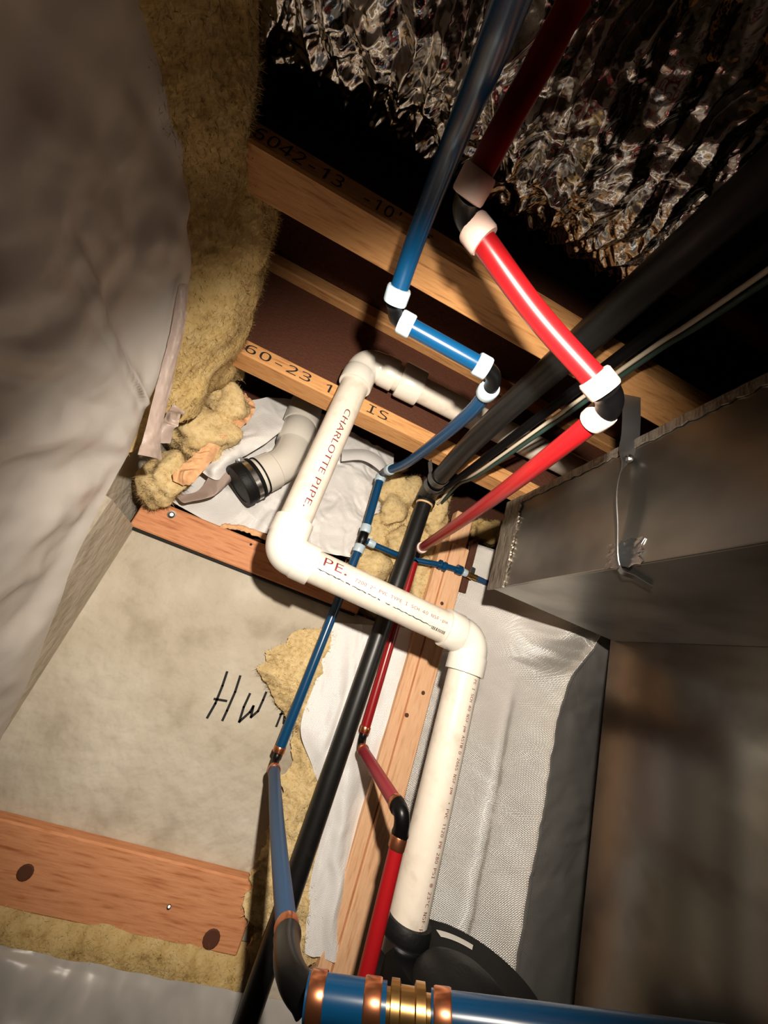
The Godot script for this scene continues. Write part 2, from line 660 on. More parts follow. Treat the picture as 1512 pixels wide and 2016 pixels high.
# ---------------------------------------------------------------- the room
func room() -> void:
	var wb := MB.new()
	addbox(wb, Vector3(-0.62, -1.6, -1.30), Vector3(0.457, 0.114, -1.02), 0.004)
	addbox(wb, Vector3(0.457, -1.6, -1.30), Vector3(2.7, 0.114, -1.19), 0.004)
	var w := structure("wall_back", wb.mesh(), M.concrete)
	part("sheathing", boxmesh(Vector3(-0.62, 0.114, -1.30), Vector3(2.7, 0.8, -1.20), 0.002), M.osb, w)
	var left := MB.new()
	var foot := [Vector2(-0.62, -1.02), Vector2(-0.366, -1.02), Vector2(-0.326, -0.75), Vector2(-0.345, -0.68), Vector2(-0.345, 2.2), Vector2(-0.62, 2.2)]
	for k in foot.size():
		var p: Vector2 = foot[k]
		var q: Vector2 = foot[(k + 1) % foot.size()]
		left.quad(Vector3(p.x, -1.6, p.y), Vector3(q.x, -1.6, q.y), Vector3(q.x, 0.114, q.y), Vector3(p.x, 0.114, p.y), Vector3((q - p).orthogonal().x, 0, (q - p).orthogonal().y) * -1.0)
		if k > 0 and k < foot.size() - 1:
			left.flat(Vector3(foot[0].x, 0.114, foot[0].y), Vector3(p.x, 0.114, p.y), Vector3(q.x, 0.114, q.y), Vector3.UP)
			left.flat(Vector3(foot[0].x, -1.6, foot[0].y), Vector3(p.x, -1.6, p.y), Vector3(q.x, -1.6, q.y), Vector3.DOWN)
	addbox(left, Vector3(-0.62, 0.114, -1.20), Vector3(-0.42, 0.8, 2.2), 0.004)
	structure("wall_left", left.mesh(), M.concrete)
	structure("wall_right", boxmesh(Vector3(2.5, -1.6, -1.19), Vector3(2.7, 0.8, 2.2), 0.004), M.concrete)
	structure("wall_front", boxmesh(Vector3(-0.42, -1.6, 2.0), Vector3(2.5, 0.8, 2.2), 0.004), M.concrete)
	structure("floor", boxmesh(Vector3(-0.62, -1.8, -1.30), Vector3(2.7, -1.6, 2.2), 0.004), M.concrete)
	structure("ceiling", boxmesh(Vector3(-0.62, 0.8, -1.30), Vector3(2.7, 0.84, 2.2), 0.002), M.subfloor)
	# handwriting in black marker on the concrete
	var mb := MB.new()
	var out := Vector3(0, 0, 1)
	stroke(mb, [Vector3(-0.0266, -0.1139, -1.019), Vector3(-0.023, -0.1434, -1.019), Vector3(-0.0209, -0.1814, -1.019), Vector3(-0.0241, -0.2123, -1.019)], 0.0055, out)
	stroke(mb, [Vector3(0.0048, -0.1131, -1.019), Vector3(0.0089, -0.147, -1.019), Vector3(0.0093, -0.1876, -1.019), Vector3(0.0088, -0.2081, -1.019)], 0.0055, out)
	stroke(mb, [Vector3(-0.0272, -0.1735, -1.019), Vector3(-0.0005, -0.1698, -1.019)], 0.005, out)
	stroke(mb, [Vector3(0.0417, -0.1414, -1.019), Vector3(0.0408, -0.1706, -1.019), Vector3(0.0445, -0.2011, -1.019), Vector3(0.0582, -0.1765, -1.019), Vector3(0.0603, -0.1627, -1.019), Vector3(0.0648, -0.1855, -1.019), Vector3(0.0745, -0.1695, -1.019), Vector3(0.0754, -0.1447, -1.019), Vector3(0.0752, -0.1278, -1.019)], 0.0055, out)
	stroke(mb, [Vector3(0.1253, -0.132, -1.019), Vector3(0.1274, -0.154, -1.019), Vector3(0.1271, -0.1872, -1.019)], 0.005, out)
	stroke(mb, [Vector3(0.1253, -0.132, -1.019), Vector3(0.133, -0.1523, -1.019), Vector3(0.1401, -0.177, -1.019)], 0.005, out)
	stroke(mb, [Vector3(0.1244, -0.1616, -1.019), Vector3(0.1363, -0.157, -1.019)], 0.004, out)
	part("marker_writing", mb.mesh(), M.ink, w)


# ---------------------------------------------------------------- engineered joists over the back of the room
func joists() -> void:
	var lab := ["wooden I-joist with black stamped print, nearest the back wall above the drain pipe", "wooden I-joist with black stamped print, crossing behind the blue and red pipes", "dark wooden I-joist above the camera beside the foil duct"]
	var k := 0
	for z in [-0.770, -0.368, 0.034]:
		var t := thing("floor_joist", lab[k], "joist", Vector3(0.4, 0.5, z), "engineered floor joists")
		part("bottom_flange", boxmesh(Vector3(-0.4, 0.5, z - 0.032), Vector3(2.5, 0.538, z + 0.032), 0.003), M.wood0, t)
		part("web", boxmesh(Vector3(-0.4, 0.538, z - 0.006), Vector3(2.5, 0.764, z + 0.006), 0.0005), M.osb, t)
		part("top_flange", boxmesh(Vector3(-0.4, 0.764, z - 0.032), Vector3(2.5, 0.799, z + 0.032), 0.003), M.wood0, t)
		var zz: float = z + 0.0326
		if k < 2:
			for q in [[["60-23", -0.27, 0.15], ["12", -0.085, 0.05], ["IS", 0.02, 0.05]], [["6042-13", -0.245, 0.115], ["-10'", -0.1, 0.05], ["*", -0.02, 0.018]]][k]:
				var x0: float = q[1]
				part("stamped_print", lettering(q[0], q[2], 0.022 if q[0] != "*" else 0.012, func(x: float, y: float) -> Vector3: return Vector3(x0 + x, 0.518 + y, zz), Vector3(0, 0, 1), "Droid Sans Mono"), M.ink, t)
		k += 1
	# foil-sleeved flexible duct lying in the bay between two joists
	var cr1 := Crumple.new(5, 13.0, 6)
	var cr2_ := Crumple.new(9, 34.0, 6)
	var cr3 := Crumple.new(10, 80.0, 5)
	var jit := noise(3, 60.0, FastNoiseLite.TYPE_SIMPLEX, 2)
	var f := func(u: float, v: float) -> Vector3:
		var x := lerpf(-0.5, 0.262, u)
		var a := lerpf(-2.0, 1.2, v)
		var wave := x / 0.034 + 0.5 * jit.get_noise_2d(x * 0.12, a * 0.02) + 0.35 * sin(a * 2.0)
		var tent := absf(fposmod(wave, 1.0) - 0.5) * 2.0
		var r := 0.156 + 0.011 * tent + 0.014 * cr1.at(x, a * 0.16) + 0.008 * cr2_.at(x, a * 0.16) + 0.003 * cr3.at(x, a * 0.16)
		r *= 1.0 - 0.45 * smoothstep(0.975, 1.0, u)
		return Vector3(x, 0.655 - r * cos(a) * 0.95, -0.155 + r * sin(a))
	single("foil_duct", sheet(440, 200, f, 0.002, Vector3(0, -1, 0)), M.foil, "crumpled silver foil flexible duct with ridges, up between the dark joists", "duct")


# ---------------------------------------------------------------- sheet metal: duct, furnace, hanger
func metalwork() -> void:
	var d := thing("supply_duct", "grey sheet metal rectangular duct hanging right of the pipes", "duct", Vector3(0.56, 0.226, 0.0))
	part("side_panel", boxmesh(Vector3(0.40, 0.226, -0.655), Vector3(0.405, 0.43, 1.2), 0.001), M.ductmetal, d)
	part("bottom_panel", boxmesh(Vector3(0.405, 0.2262, -0.70), Vector3(0.72, 0.231, 1.2), 0.001), M.ductmetal, d)
	part("top_panel", boxmesh(Vector3(0.405, 0.425, -0.70), Vector3(0.72, 0.43, 1.2), 0.001), M.ductmetal, d)
	part("side_panel", boxmesh(Vector3(0.715, 0.231, -0.70), Vector3(0.72, 0.425, 1.2), 0.001), M.ductmetal, d)
	part("end_cap", boxmesh(Vector3(0.405, 0.231, -0.705), Vector3(0.715, 0.425, -0.70), 0.001), M.ductmetal, d)
	# foil tape wrapped round the end, wrinkled lengthwise
	var nz := noise(4, 30.0, FastNoiseLite.TYPE_SIMPLEX, 3)
	var tp := part("foil_tape", sheet(16, 80, func(u: float, v: float) -> Vector3:
		var y := lerpf(0.222, 0.433, v)
		return Vector3(0.396 - 0.0022 * absf(nz.get_noise_2d(u * 3.0, y * 0.35)), y, lerpf(-0.708, -0.650 + 0.006 * nz.get_noise_2d(7.0, y * 3.0), u)), 0.004, Vector3(-1, 0, 0)), M.tape, d)
	tp.set_meta("label", "wrinkled silver tape round the duct end")
	part("foil_tape", sheet(120, 8, func(u: float, v: float) -> Vector3:
		var z := lerpf(-0.655, 0.3, u)
		return Vector3(0.3975 - 0.0015 * absf(nz.get_noise_2d(z * 2.0, v * 3.0)), lerpf(0.417 + 0.004 * nz.get_noise_2d(z * 3.0, 4.0), 0.433, v), z), 0.002, Vector3(-1, 0, 0)), M.tape, d)
	part("foil_tape", sheet(14, 14, func(u: float, v: float) -> Vector3:
		var q := Vector2(u - 0.5, v - 0.5)
		var s := 1.0 - 0.18 * absf(sin(5.0 * atan2(q.y, q.x)))
		return Vector3(0.3985 - 0.001 * nz.get_noise_2d(u * 0.5, v * 0.5), 0.243 + q.y * 0.045 * s, -0.385 + q.x * 0.06 * s), 0.001, Vector3(-1, 0, 0)), M.steel, d)
	single("furnace_cabinet", boxmesh(Vector3(0.7205, -1.6, -0.712), Vector3(1.3, 0.43, 0.9), 0.004), M.sheetmetal, "tall dull grey sheet metal furnace cabinet filling the right side", "furnace")
	# bent metal hanger strap: from the joist down the duct side and under it
	var h := thing("hanger_strap", "thin metal hanger strap bent round the side of the duct", "strap", Vector3(0.395, 0.43, -0.39))
	var pts := curve([Vector3(0.372, 0.53, -0.372), Vector3(0.376, 0.497, -0.376), Vector3(0.386, 0.46, -0.382), Vector3(0.391, 0.42, -0.387), Vector3(0.378, 0.34, -0.388), Vector3(0.386, 0.28, -0.389), Vector3(0.397, 0.2235, -0.390), Vector3(0.43, 0.2215, -0.394), Vector3(0.467, 0.2215, -0.40)], 48)
	part("strip", sheet(4, 48, func(u: float, v: float) -> Vector3:
		var p: Vector3 = pts[int(roundf(v * 48.0))]
		var face := smoothstep(0.46, 0.38, v)      # twisted to face the room near its top
		var wd := Vector3(0.7, 0.1, 0.3).normalized().lerp(Vector3(0.6, 0.12, -0.74), 1.0 - face).normalized()
		return p + wd * (u - 0.5) * lerpf(0.02, 0.026, face), 0.0012, Vector3(-1, 0, 0.5)), M.strap, h)
	part("screw", turned(Vector3(0.389, 0.3913, -0.3813), Vector3(0.389, 0.3913, -0.3813) + Vector3(-0.006, -0.002, 0.004), [[0.0, 0.006], [0.4, 0.006], [0.8, 0.0045], [1.0, 0.001]], 16), M.steel, h)


# ---------------------------------------------------------------- boards and studs
func framing() -> void:
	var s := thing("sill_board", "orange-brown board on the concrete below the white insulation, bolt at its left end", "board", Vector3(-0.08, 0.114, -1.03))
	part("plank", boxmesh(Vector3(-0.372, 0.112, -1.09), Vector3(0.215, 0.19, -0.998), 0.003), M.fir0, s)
	part("shadow_strip", boxmesh(Vector3(-0.364, 0.106, -1.03), Vector3(0.21, 0.1119, -1.004), 0.001), M.ink, s)  # dark strip added as the painted shadow line under the board
	part("bolt", turned(Vector3(-0.3028, 0.1714, -0.999), Vector3(-0.2986, 0.169, -0.985), [[0.0, 0.010], [0.25, 0.010], [0.3, 0.007], [0.9, 0.007], [1.0, 0.004]], 12), M.nail, s)
	part("nail_hole", turned(Vector3(-0.1044, 0.1763, -1), Vector3(-0.1042, 0.1758, -0.9972), [[0.0, 0.004], [1.0, 0.003]], 12), M.ink, s)
	var b := thing("ledger_board", "orange-brown board with dark knots across the wall below the handwriting", "board", Vector3(-0.3, -0.567, -1.0))
	part("plank", boxmesh(Vector3(-0.343, -0.567, -1.02), Vector3(0.215, -0.452, -0.99), 0.003), M.fir0, b)
	for k in [[93, 1720, 0.013], [425, 1843, 0.016]]:
		var q := onb(k[0], k[1])
		part("knot", turned(q - Vector3(0, 0, 0.002), q + Vector3(0, 0, 0.0012), [[0.0, k[2]], [0.8, k[2]], [1.0, k[2] * 0.85]], 14), M.knot, b)
	part("nail", turned(Vector3(0.059, -0.5172, -0.99), Vector3(0.0587, -0.5146, -0.985), [[0.0, 0.004], [0.7, 0.004], [1.0, 0.002]], 12), M.nail, b)
	var g := "upright studs behind the drain pipe"
	single("wall_stud", boxmesh(Vector3(0.398, -1.6, -1.02), Vector3(0.455, 0.505, -0.985), 0.003), M.stud1, "tall orange wooden stud behind the two nailed-on strips", "stud", g)
	single("wood_block", boxmesh(Vector3(0.4565, 0.265, -1.0), Vector3(0.476, 0.425, -0.957), 0.002), M.osb, "dark brown wooden block against the right edge of the stud beside the duct end", "block")
	var a := thing("stud_strip", "pale wooden strip on the stud, nearest the red pipe", "stud", Vector3(0.385, -1.6, -0.97), g)
	part("strip", boxmesh(Vector3(0.368, -1.6, -1.02), Vector3(0.397, 0.39, -0.958), 0.003), M.stud1, a)
	var e := thing("stud_strip", "orange wooden strip with knots on the stud, its right edge to the grey plastic", "stud", Vector3(0.425, -1.6, -0.97), g)
	part("strip", boxmesh(Vector3(0.398, -1.6, -0.9845), Vector3(0.452, 0.388, -0.952), 0.003), M.stud1, e)
	for q in [Vector3(0.4276, -0.0109, -0.952), Vector3(0.4022, -0.0698, -0.952), Vector3(0.413, 0.2133, -0.952)]:
		part("knot", turned(q - Vector3(0, 0, 0.002), q + Vector3(0, 0, 0.001), [[0.0, 0.005], [0.8, 0.005], [1.0, 0.004]], 12), M.knot, e)


func onb(x: float, y: float) -> Vector3:   # the two knots of the lower board
	return Vector3(-0.20, -0.515, -0.99) if x < 200.0 else Vector3(0.157, -0.549, -0.99)


# ---------------------------------------------------------------- plastic and glass wool on the left
func left_side() -> void:
	var rows := [
		[Vector3(-0.36, 0.24, -0.67), Vector3(-0.36, 0.43, -0.515), Vector3(-0.37, 0.475, -0.37), Vector3(-0.37, 0.49, -0.24), Vector3(-0.37, 0.5, 0.25)],
		[Vector3(-0.302, 0.2103, -0.6366), Vector3(-0.306, 0.400, -0.507), Vector3(-0.31, 0.445, -0.37), Vector3(-0.31, 0.458, -0.24), Vector3(-0.31, 0.47, 0.25)],
		[Vector3(-0.298, 0.026, -0.6887), Vector3(-0.306, 0.13, -0.56), Vector3(-0.32, 0.15, -0.40), Vector3(-0.325, 0.16, -0.22), Vector3(-0.33, 0.16, 0.25)],
		[Vector3(-0.302, -0.2056, -0.8099), Vector3(-0.315, -0.2, -0.62), Vector3(-0.322, -0.2, -0.43), Vector3(-0.325, -0.2, -0.20), Vector3(-0.325, -0.2, 0.25)],
		[Vector3(-0.315, -0.4223, -0.9178), Vector3(-0.325, -0.8, -0.68), Vector3(-0.325, -0.8, -0.45), Vector3(-0.325, -0.8, -0.2), Vector3(-0.325, -0.8, 0.25)],
	]
	var n1 := noise(12, 5.0, FastNoiseLite.TYPE_SIMPLEX_SMOOTH, 3)
	var cp := Crumple.new(4, 7.0, 5)
	var ra := Vector3(-0.31, 0.2647, -0.3267)
	var rb := Vector3(-0.305, 0.2451, -0.6131)
	var r0 := Vector2(ra.z, ra.y)
	var rl := Vector2(rb.z - ra.z, rb.y - ra.y).length()
	var rd := Vector2(rb.z - ra.z, rb.y - ra.y) / rl
	single("plastic_sheet", sheet(150, 170, func(u: float, v: float) -> Vector3:
		var p := cr2(rows, u, v)
		var q := Vector2(p.z + 0.66, p.y - 0.2)        # folds spread from the pinched corner
		var a := atan2(q.y, q.x)
		var fold := sin(a * 9.0 + 2.0 * n1.get_noise_2d(p.z, p.y)) * 0.010 * smoothstep(0.0, 0.25, q.length()) * smoothstep(0.9, 0.3, q.length())
		var rel := Vector2(p.z, p.y) - r0
		var along := rel.dot(rd)
		var ridge := 0.007 * exp(-pow(rel.dot(rd.orthogonal()) / 0.006, 2.0)) * smoothstep(0.0, 0.04, along) * smoothstep(rl, rl - 0.02, along)
		return p + Vector3(1, 0, 0) * smoothstep(-0.05, 0.12, u) * (fold + ridge + 0.007 * n1.get_noise_2d(p.y, p.z) + 0.005 * cp.at(p.z, p.y) * smoothstep(0.0, 0.12, v)), 0.0008, Vector3(1, 0, 0)), M.poly,
		"large grey wrinkled plastic sheet hanging over the left wall", "plastic sheet")
	# the wool batt above the sheet's top edge, pushed up between the joists
	var wr := [
		[Vector3(-0.34, 0.20, -0.74), Vector3(-0.335, 0.38, -0.53), Vector3(-0.335, 0.43, -0.38), Vector3(-0.335, 0.445, -0.24), Vector3(-0.335, 0.46, 0.1)],
		[Vector3(-0.30, 0.33, -0.77), Vector3(-0.295, 0.43, -0.56), Vector3(-0.285, 0.475, -0.41), Vector3(-0.285, 0.485, -0.26), Vector3(-0.285, 0.49, 0.1)],
		[Vector3(-0.3194, 0.49, -0.8856), Vector3(-0.2365, 0.5, -0.5395), Vector3(-0.2269, 0.505, -0.4037), Vector3(-0.2425, 0.5, -0.3134), Vector3(-0.2271, 0.5, -0.1858)],
		[Vector3(-0.3137, 0.55, -0.9176), Vector3(-0.2619, 0.56, -0.6202), Vector3(-0.2338, 0.56, -0.4495), Vector3(-0.2563, 0.55, -0.3696), Vector3(-0.2538, 0.57, -0.2156)],
		[Vector3(-0.3391, 0.6, -0.9986), Vector3(-0.3136, 0.65, -0.7258), Vector3(-0.2822, 0.66, -0.5333), Vector3(-0.3185, 0.66, -0.4488), Vector3(-0.2997, 0.66, -0.252)],
	]
	var w1 := noise(31, 6.0, FastNoiseLite.TYPE_SIMPLEX_SMOOTH, 2)
	var w2 := noise(32, 60.0, FastNoiseLite.TYPE_SIMPLEX, 4)
	single("fibreglass_batt", sheet(200, 90, func(u: float, v: float) -> Vector3:
		var p := cr2(wr, u, v)
		return p + Vector3(0.8, -0.5, 0.1) * (0.026 * w1.get_noise_3dv(p) + 0.0025 * w2.get_noise_3dv(p)), 0.03, Vector3(1, -1, 0), false, 16000), M.wool_dark,
		"long yellow fibreglass batt along the top of the left wall under the joist ends", "insulation")
	# rolled edge of the sheet where it is pinched
	var fl := [
		[Vector3(-0.295, 0.3824, -0.4826), Vector3(-0.292, 0.3324, -0.5319), Vector3(-0.288, 0.2627, -0.5806), Vector3(-0.285, 0.2098, -0.6198), Vector3(-0.28, 0.1754, -0.633)],
		[Vector3(-0.288, 0.3944, -0.4895), Vector3(-0.28, 0.3504, -0.5307), Vector3(-0.275, 0.2846, -0.5853), Vector3(-0.27, 0.2253, -0.632), Vector3(-0.265, 0.1957, -0.6783)],
	]
	single("plastic_flap", sheet(8, 50, func(u: float, v: float) -> Vector3:
		var a: Vector3 = cr(fl[0], v)
		var b: Vector3 = cr(fl[1], v)
		return a.lerp(b, u) + Vector3(0.6, 0, 0.6) * (0.006 * sin(u * PI) + 0.003 * n1.get_noise_2d(u, v * 2.0)), 0.0015, Vector3(1, 0, 1)), M.flap,
		"narrow pinkish plastic flap folded over the yellow batt at the left corner", "plastic sheet")
	# glass wool pushed out at the corner
	single("fibreglass_wad", wool([[Vector3(-0.3234, 0.3725, -0.93), Vector3(0.075, 0.07, 0.05)], [Vector3(-0.3343, 0.2405, -0.93), Vector3(0.05, 0.06, 0.05)], [Vector3(-0.3074, 0.4726, -0.92), Vector3(0.05, 0.05, 0.05)], [Vector3(-0.3508, 0.2207, -0.97), Vector3(0.035, 0.05, 0.05)]], 51), M.wool,
		"yellow fibreglass wad bulging from the corner above the bolt of the orange board", "insulation")
	# lower plastic with its wool, below the ledger board
	var lp := [
		[Vector3(-0.335, -0.598, -0.966), Vector3(-0.1, -0.598, -0.966), Vector3(0.2, -0.598, -0.966), Vector3(0.7, -0.598, -0.966)],
		[Vector3(-0.335, -0.63, -0.945), Vector3(-0.1, -0.64, -0.945), Vector3(0.2, -0.68, -0.945), Vector3(0.7, -0.68, -0.95)],
		[Vector3(-0.335, -0.85, -0.90), Vector3(-0.1, -0.85, -0.895), Vector3(0.2, -0.86, -0.90), Vector3(0.7, -0.86, -0.92)],
		[Vector3(-0.335, -1.59, -0.92), Vector3(-0.1, -1.59, -0.92), Vector3(0.2, -1.59, -0.92), Vector3(0.7, -1.59, -0.93)],
	]
	single("plastic_sheet", sheet(90, 90, func(u: float, v: float) -> Vector3:
		var p := cr2(lp, u, v)
		return p + Vector3(0, 0.3, 1) * (0.010 * n1.get_noise_2d(p.x * 2.0, p.y) + 0.004 * cp.at(p.x * 0.6, p.y * 0.6) * smoothstep(0.0, 0.1, v)), 0.0008, Vector3(0, 0, 1)), M.poly_low,
		"shiny grey plastic sheet on the wall under the knotted board at bottom left", "plastic sheet")
	var lw := [
		[Vector3(-0.335, -0.545, -1.0), Vector3(-0.1, -0.552, -1.0), Vector3(0.24, -0.55, -1.0)],
		[Vector3(-0.335, -0.585, -0.984), Vector3(-0.1, -0.588, -0.983), Vector3(0.24, -0.585, -0.984)],
		[Vector3(-0.335, -0.64, -0.985), Vector3(-0.1, -0.64, -0.985), Vector3(0.24, -0.64, -0.985)],
	]
	single("fibreglass_batt", sheet(120, 24, func(u: float, v: float) -> Vector3:
		var p := cr2(lw, u, v)
		return p + Vector3(0, 0, 1) * (0.012 * w1.get_noise_3dv(p) + 0.0015 * w2.get_noise_3dv(p)), 0.01, Vector3(0, 0, 1), false, 4000), M.wool_dark,
		"thin strip of yellow fibreglass showing under the knotted orange board", "insulation")


# ---------------------------------------------------------------- the stuffed cavity and the plastic beside it
func cavity() -> void:
	var up := [
		[Vector3(-0.3679, 0.5241, -1.07), Vector3(-0.2839, 0.6105, -1.08), Vector3(-0.1588, 0.671, -1.09), Vector3(0.0088, 0.6511, -1.09), Vector3(0.1685, 0.6438, -1.09)],
		[Vector3(-0.3536, 0.3687, -1.055), Vector3(-0.2556, 0.4504, -1.06), Vector3(-0.1167, 0.4879, -1.06), Vector3(0.0443, 0.4969, -1.06), Vector3(0.1964, 0.5069, -1.06)],
		[Vector3(-0.3447, 0.2494, -1.045), Vector3(-0.2394, 0.2977, -1.045), Vector3(-0.0961, 0.3324, -1.04), Vector3(0.06, 0.3659, -1.045), Vector3(0.1993, 0.387, -1.045)],
		[Vector3(-0.3489, 0.2093, -1.025), Vector3(-0.1954, 0.1919, -1.015), Vector3(-0.0891, 0.2197, -1.02), Vector3(0.0367, 0.2263, -1.02), Vector3(0.1684, 0.2543, -1.02)],
	]
	var ca := Crumple.new(17, 9.0, 5)
	var cb := Crumple.new(18, 24.0, 5)
	single("insulation_facing", sheet(150, 110, func(u: float, v: float) -> Vector3:
		var p := cr2(up, u, v)
		return p + Vector3(0, 0.2, 1) * (0.020 * ca.at(p.x, p.y) + 0.005 * cb.at(p.x * 0.8, p.y * 0.8) * smoothstep(0.1, 0.7, u)), 0.001, Vector3(0, 0, 1)), M.facing,
		"glossy white crinkled insulation facing above the orange board behind the capped elbow", "insulation")
	# loose torn flap of the same facing, left of the capped elbow
	var fp := [
		[Vector3(-0.2619, 0.5471, -1), Vector3(-0.171, 0.5284, -0.99), Vector3(-0.1661, 0.4891, -0.98)],
		[Vector3(-0.2821, 0.4249, -0.98), Vector3(-0.2267, 0.427, -0.96), Vector3(-0.1859, 0.4296, -0.97)],
		[Vector3(-0.2906, 0.3234, -0.965), Vector3(-0.2518, 0.3161, -0.94), Vector3(-0.2231, 0.3609, -0.97)],
		[Vector3(-0.2824, 0.2894, -0.965), Vector3(-0.2443, 0.2838, -0.96), Vector3(-0.2265, 0.3243, -0.98)],
	]
	single("torn_facing", sheet(40, 50, func(u: float, v: float) -> Vector3:
		var p := cr2(fp, u, v)
		return p + Vector3(0, 0, 1) * (0.008 * ca.at(p.x * 1.5, p.y * 1.5)), 0.001, Vector3(0, 0, 1)), M.facing,
		"curled torn white flap standing out left of the black cap", "insulation")
	var f2 := [
		[Vector3(-0.2655, 0.3101, -0.975), Vector3(-0.2283, 0.3167, -0.965), Vector3(-0.2087, 0.3435, -0.985)],
		[Vector3(-0.2723, 0.2465, -0.975), Vector3(-0.2306, 0.2445, -0.955), Vector3(-0.2256, 0.2806, -0.985)],
		[Vector3(-0.3129, 0.2143, -0.98), Vector3(-0.2826, 0.202, -0.965), Vector3(-0.2681, 0.223, -0.985)],
	]
	single("torn_facing", sheet(30, 30, func(u: float, v: float) -> Vector3:
		var p := cr2(f2, u, v)
		return p + Vector3(0, 0, 1) * (0.010 * ca.at(p.x * 2.0, p.y * 2.0 + 3.0)), 0.001, Vector3(0, 0, 1)), M.flap,
		"crumpled greyish strip of torn facing just above the left end of the orange board", "insulation")
	var bd := [[Vector3(0.005, 0.5461, -1.03), Vector3(0.0717, 0.5763, -1.02), Vector3(0.1271, 0.5706, -1.015), Vector3(0.1715, 0.5477, -1.03)], [Vector3(0.0186, 0.5007, -1.01), Vector3(0.0714, 0.5268, -1), Vector3(0.1222, 0.5238, -1), Vector3(0.1635, 0.5115, -1.02)]]
	single("torn_facing", sheet(40, 6, func(u: float, v: float) -> Vector3:
		var a: Vector3 = cr(bd[0], u)
		var b: Vector3 = cr(bd[1], u)
		return a.lerp(b, v) + Vector3(0, 0, 0.006 * sin(v * PI)), 0.001, Vector3(0, 0, 1)), M.facing,
		"arched white edge of facing folded over under the joist, right of the lettered pipe", "insulation")
	# torn tan backing paper
	var ks := [
		[[[Vector3(-0.2889, 0.5352, -0.955), Vector3(-0.2522, 0.5177, -0.95)], [Vector3(-0.2684, 0.4653, -0.93), Vector3(-0.2396, 0.4852, -0.935)], [Vector3(-0.2701, 0.3997, -0.9), Vector3(-0.2441, 0.4106, -0.915)], [Vector3(-0.2634, 0.3547, -0.89), Vector3(-0.2528, 0.3809, -0.91)]], "tan torn paper strip rising beside the black gap under the joist", "wool"],
		[[[Vector3(-0.2772, 0.3358, -0.88), Vector3(-0.2554, 0.3466, -0.9)], [Vector3(-0.2939, 0.2843, -0.875), Vector3(-0.2574, 0.2938, -0.89)], [Vector3(-0.304, 0.2382, -0.875), Vector3(-0.2627, 0.243, -0.885)], [Vector3(-0.3019, 0.2215, -0.88), Vector3(-0.2813, 0.2224, -0.9)]], "tan torn paper scrap lying on the yellow wad above the board", "wool"],
		[[[Vector3(-0.3086, 0.3055, -0.7), Vector3(-0.287, 0.3059, -0.7)], [Vector3(-0.2994, 0.2656, -0.68), Vector3(-0.274, 0.2686, -0.68)], [Vector3(-0.29, 0.2317, -0.68), Vector3(-0.2795, 0.2545, -0.69)], [Vector3(-0.2932, 0.2136, -0.69), Vector3(-0.2775, 0.2364, -0.7)]], "crumpled pinkish paper scrap at the folded plastic corner", "flap"],
	]
	var cc := Crumple.new(23, 18.0, 5)
	for k in ks.size():
		var rows: Array = ks[k][0]
		single("paper_scrap", sheet(24, 40, func(u: float, v: float) -> Vector3:
			var p := cr2(rows, u, v)
			return p + Vector3(0, 0, 1) * (0.022 * cc.at(p.x * 1.6 + k, p.y * 1.6) + 0.004 * sin(u * PI)), 0.001, Vector3(0, 0, 1)), M.kraft if k < 2 else M.flap, ks[k][1], "paper", "torn paper scraps at the corner")
	# tan crust along the facing's lower edge
	single("paper_edge", sheet(60, 6, func(u: float, v: float) -> Vector3:
		var p: Vector3 = cr([Vector3(-0.1891, 0.1909, -0.996), Vector3(-0.1489, 0.2034, -0.992), Vector3(-0.1036, 0.2063, -0.992), Vector3(-0.045, 0.2067, -0.996)], u)
		return p + Vector3(0, (v - 0.5) * 0.014 + 0.006 * cc.at(u * 0.4, v * 0.02), 0.004 * sin(v * PI)), 0.004, Vector3(0, 0, 1)), M.kraft,
		"ragged tan paper edge hanging over the orange board left of the drain elbow", "paper")
	# glass wool round the water pipes
	single("fibreglass_wad", wool([[Vector3(0.2184, 0.4734, -1.04), Vector3(0.05, 0.09, 0.045)], [Vector3(0.3306, 0.4955, -1.03), Vector3(0.05, 0.08, 0.05)], [Vector3(0.2115, 0.2645, -1.02), Vector3(0.05, 0.055, 0.045)], [Vector3(0.2792, 0.3346, -1.03), Vector3(0.06, 0.08, 0.045)], [Vector3(0.3616, 0.2881, -1.03), Vector3(0.045, 0.11, 0.05)], [Vector3(0.1644, 0.1987, -1.01), Vector3(0.035, 0.03, 0.03)], [Vector3(0.3535, 0.1632, -1.03), Vector3(0.06, 0.06, 0.045)], [Vector3(0.2429, 0.1656, -1.03), Vector3(0.07, 0.05, 0.04)], [Vector3(0.2974, 0.3657, -1.06), Vector3(0.14, 0.14, 0.035)]], 61, 0.32), M.wool,
		"yellow fibreglass wad behind the blue tee and the black gas pipe", "insulation")
	single("fibreglass_wad", wool([[Vector3(0.5425, 0.5005, -1.03), Vector3(0.08, 0.05, 0.05)], [Vector3(0.6312, 0.4936, -1.03), Vector3(0.06, 0.05, 0.05)]], 67, 0.3), M.wool_dark,
		"dim yellow fibreglass wad between the tall stud and the duct end", "insulation")
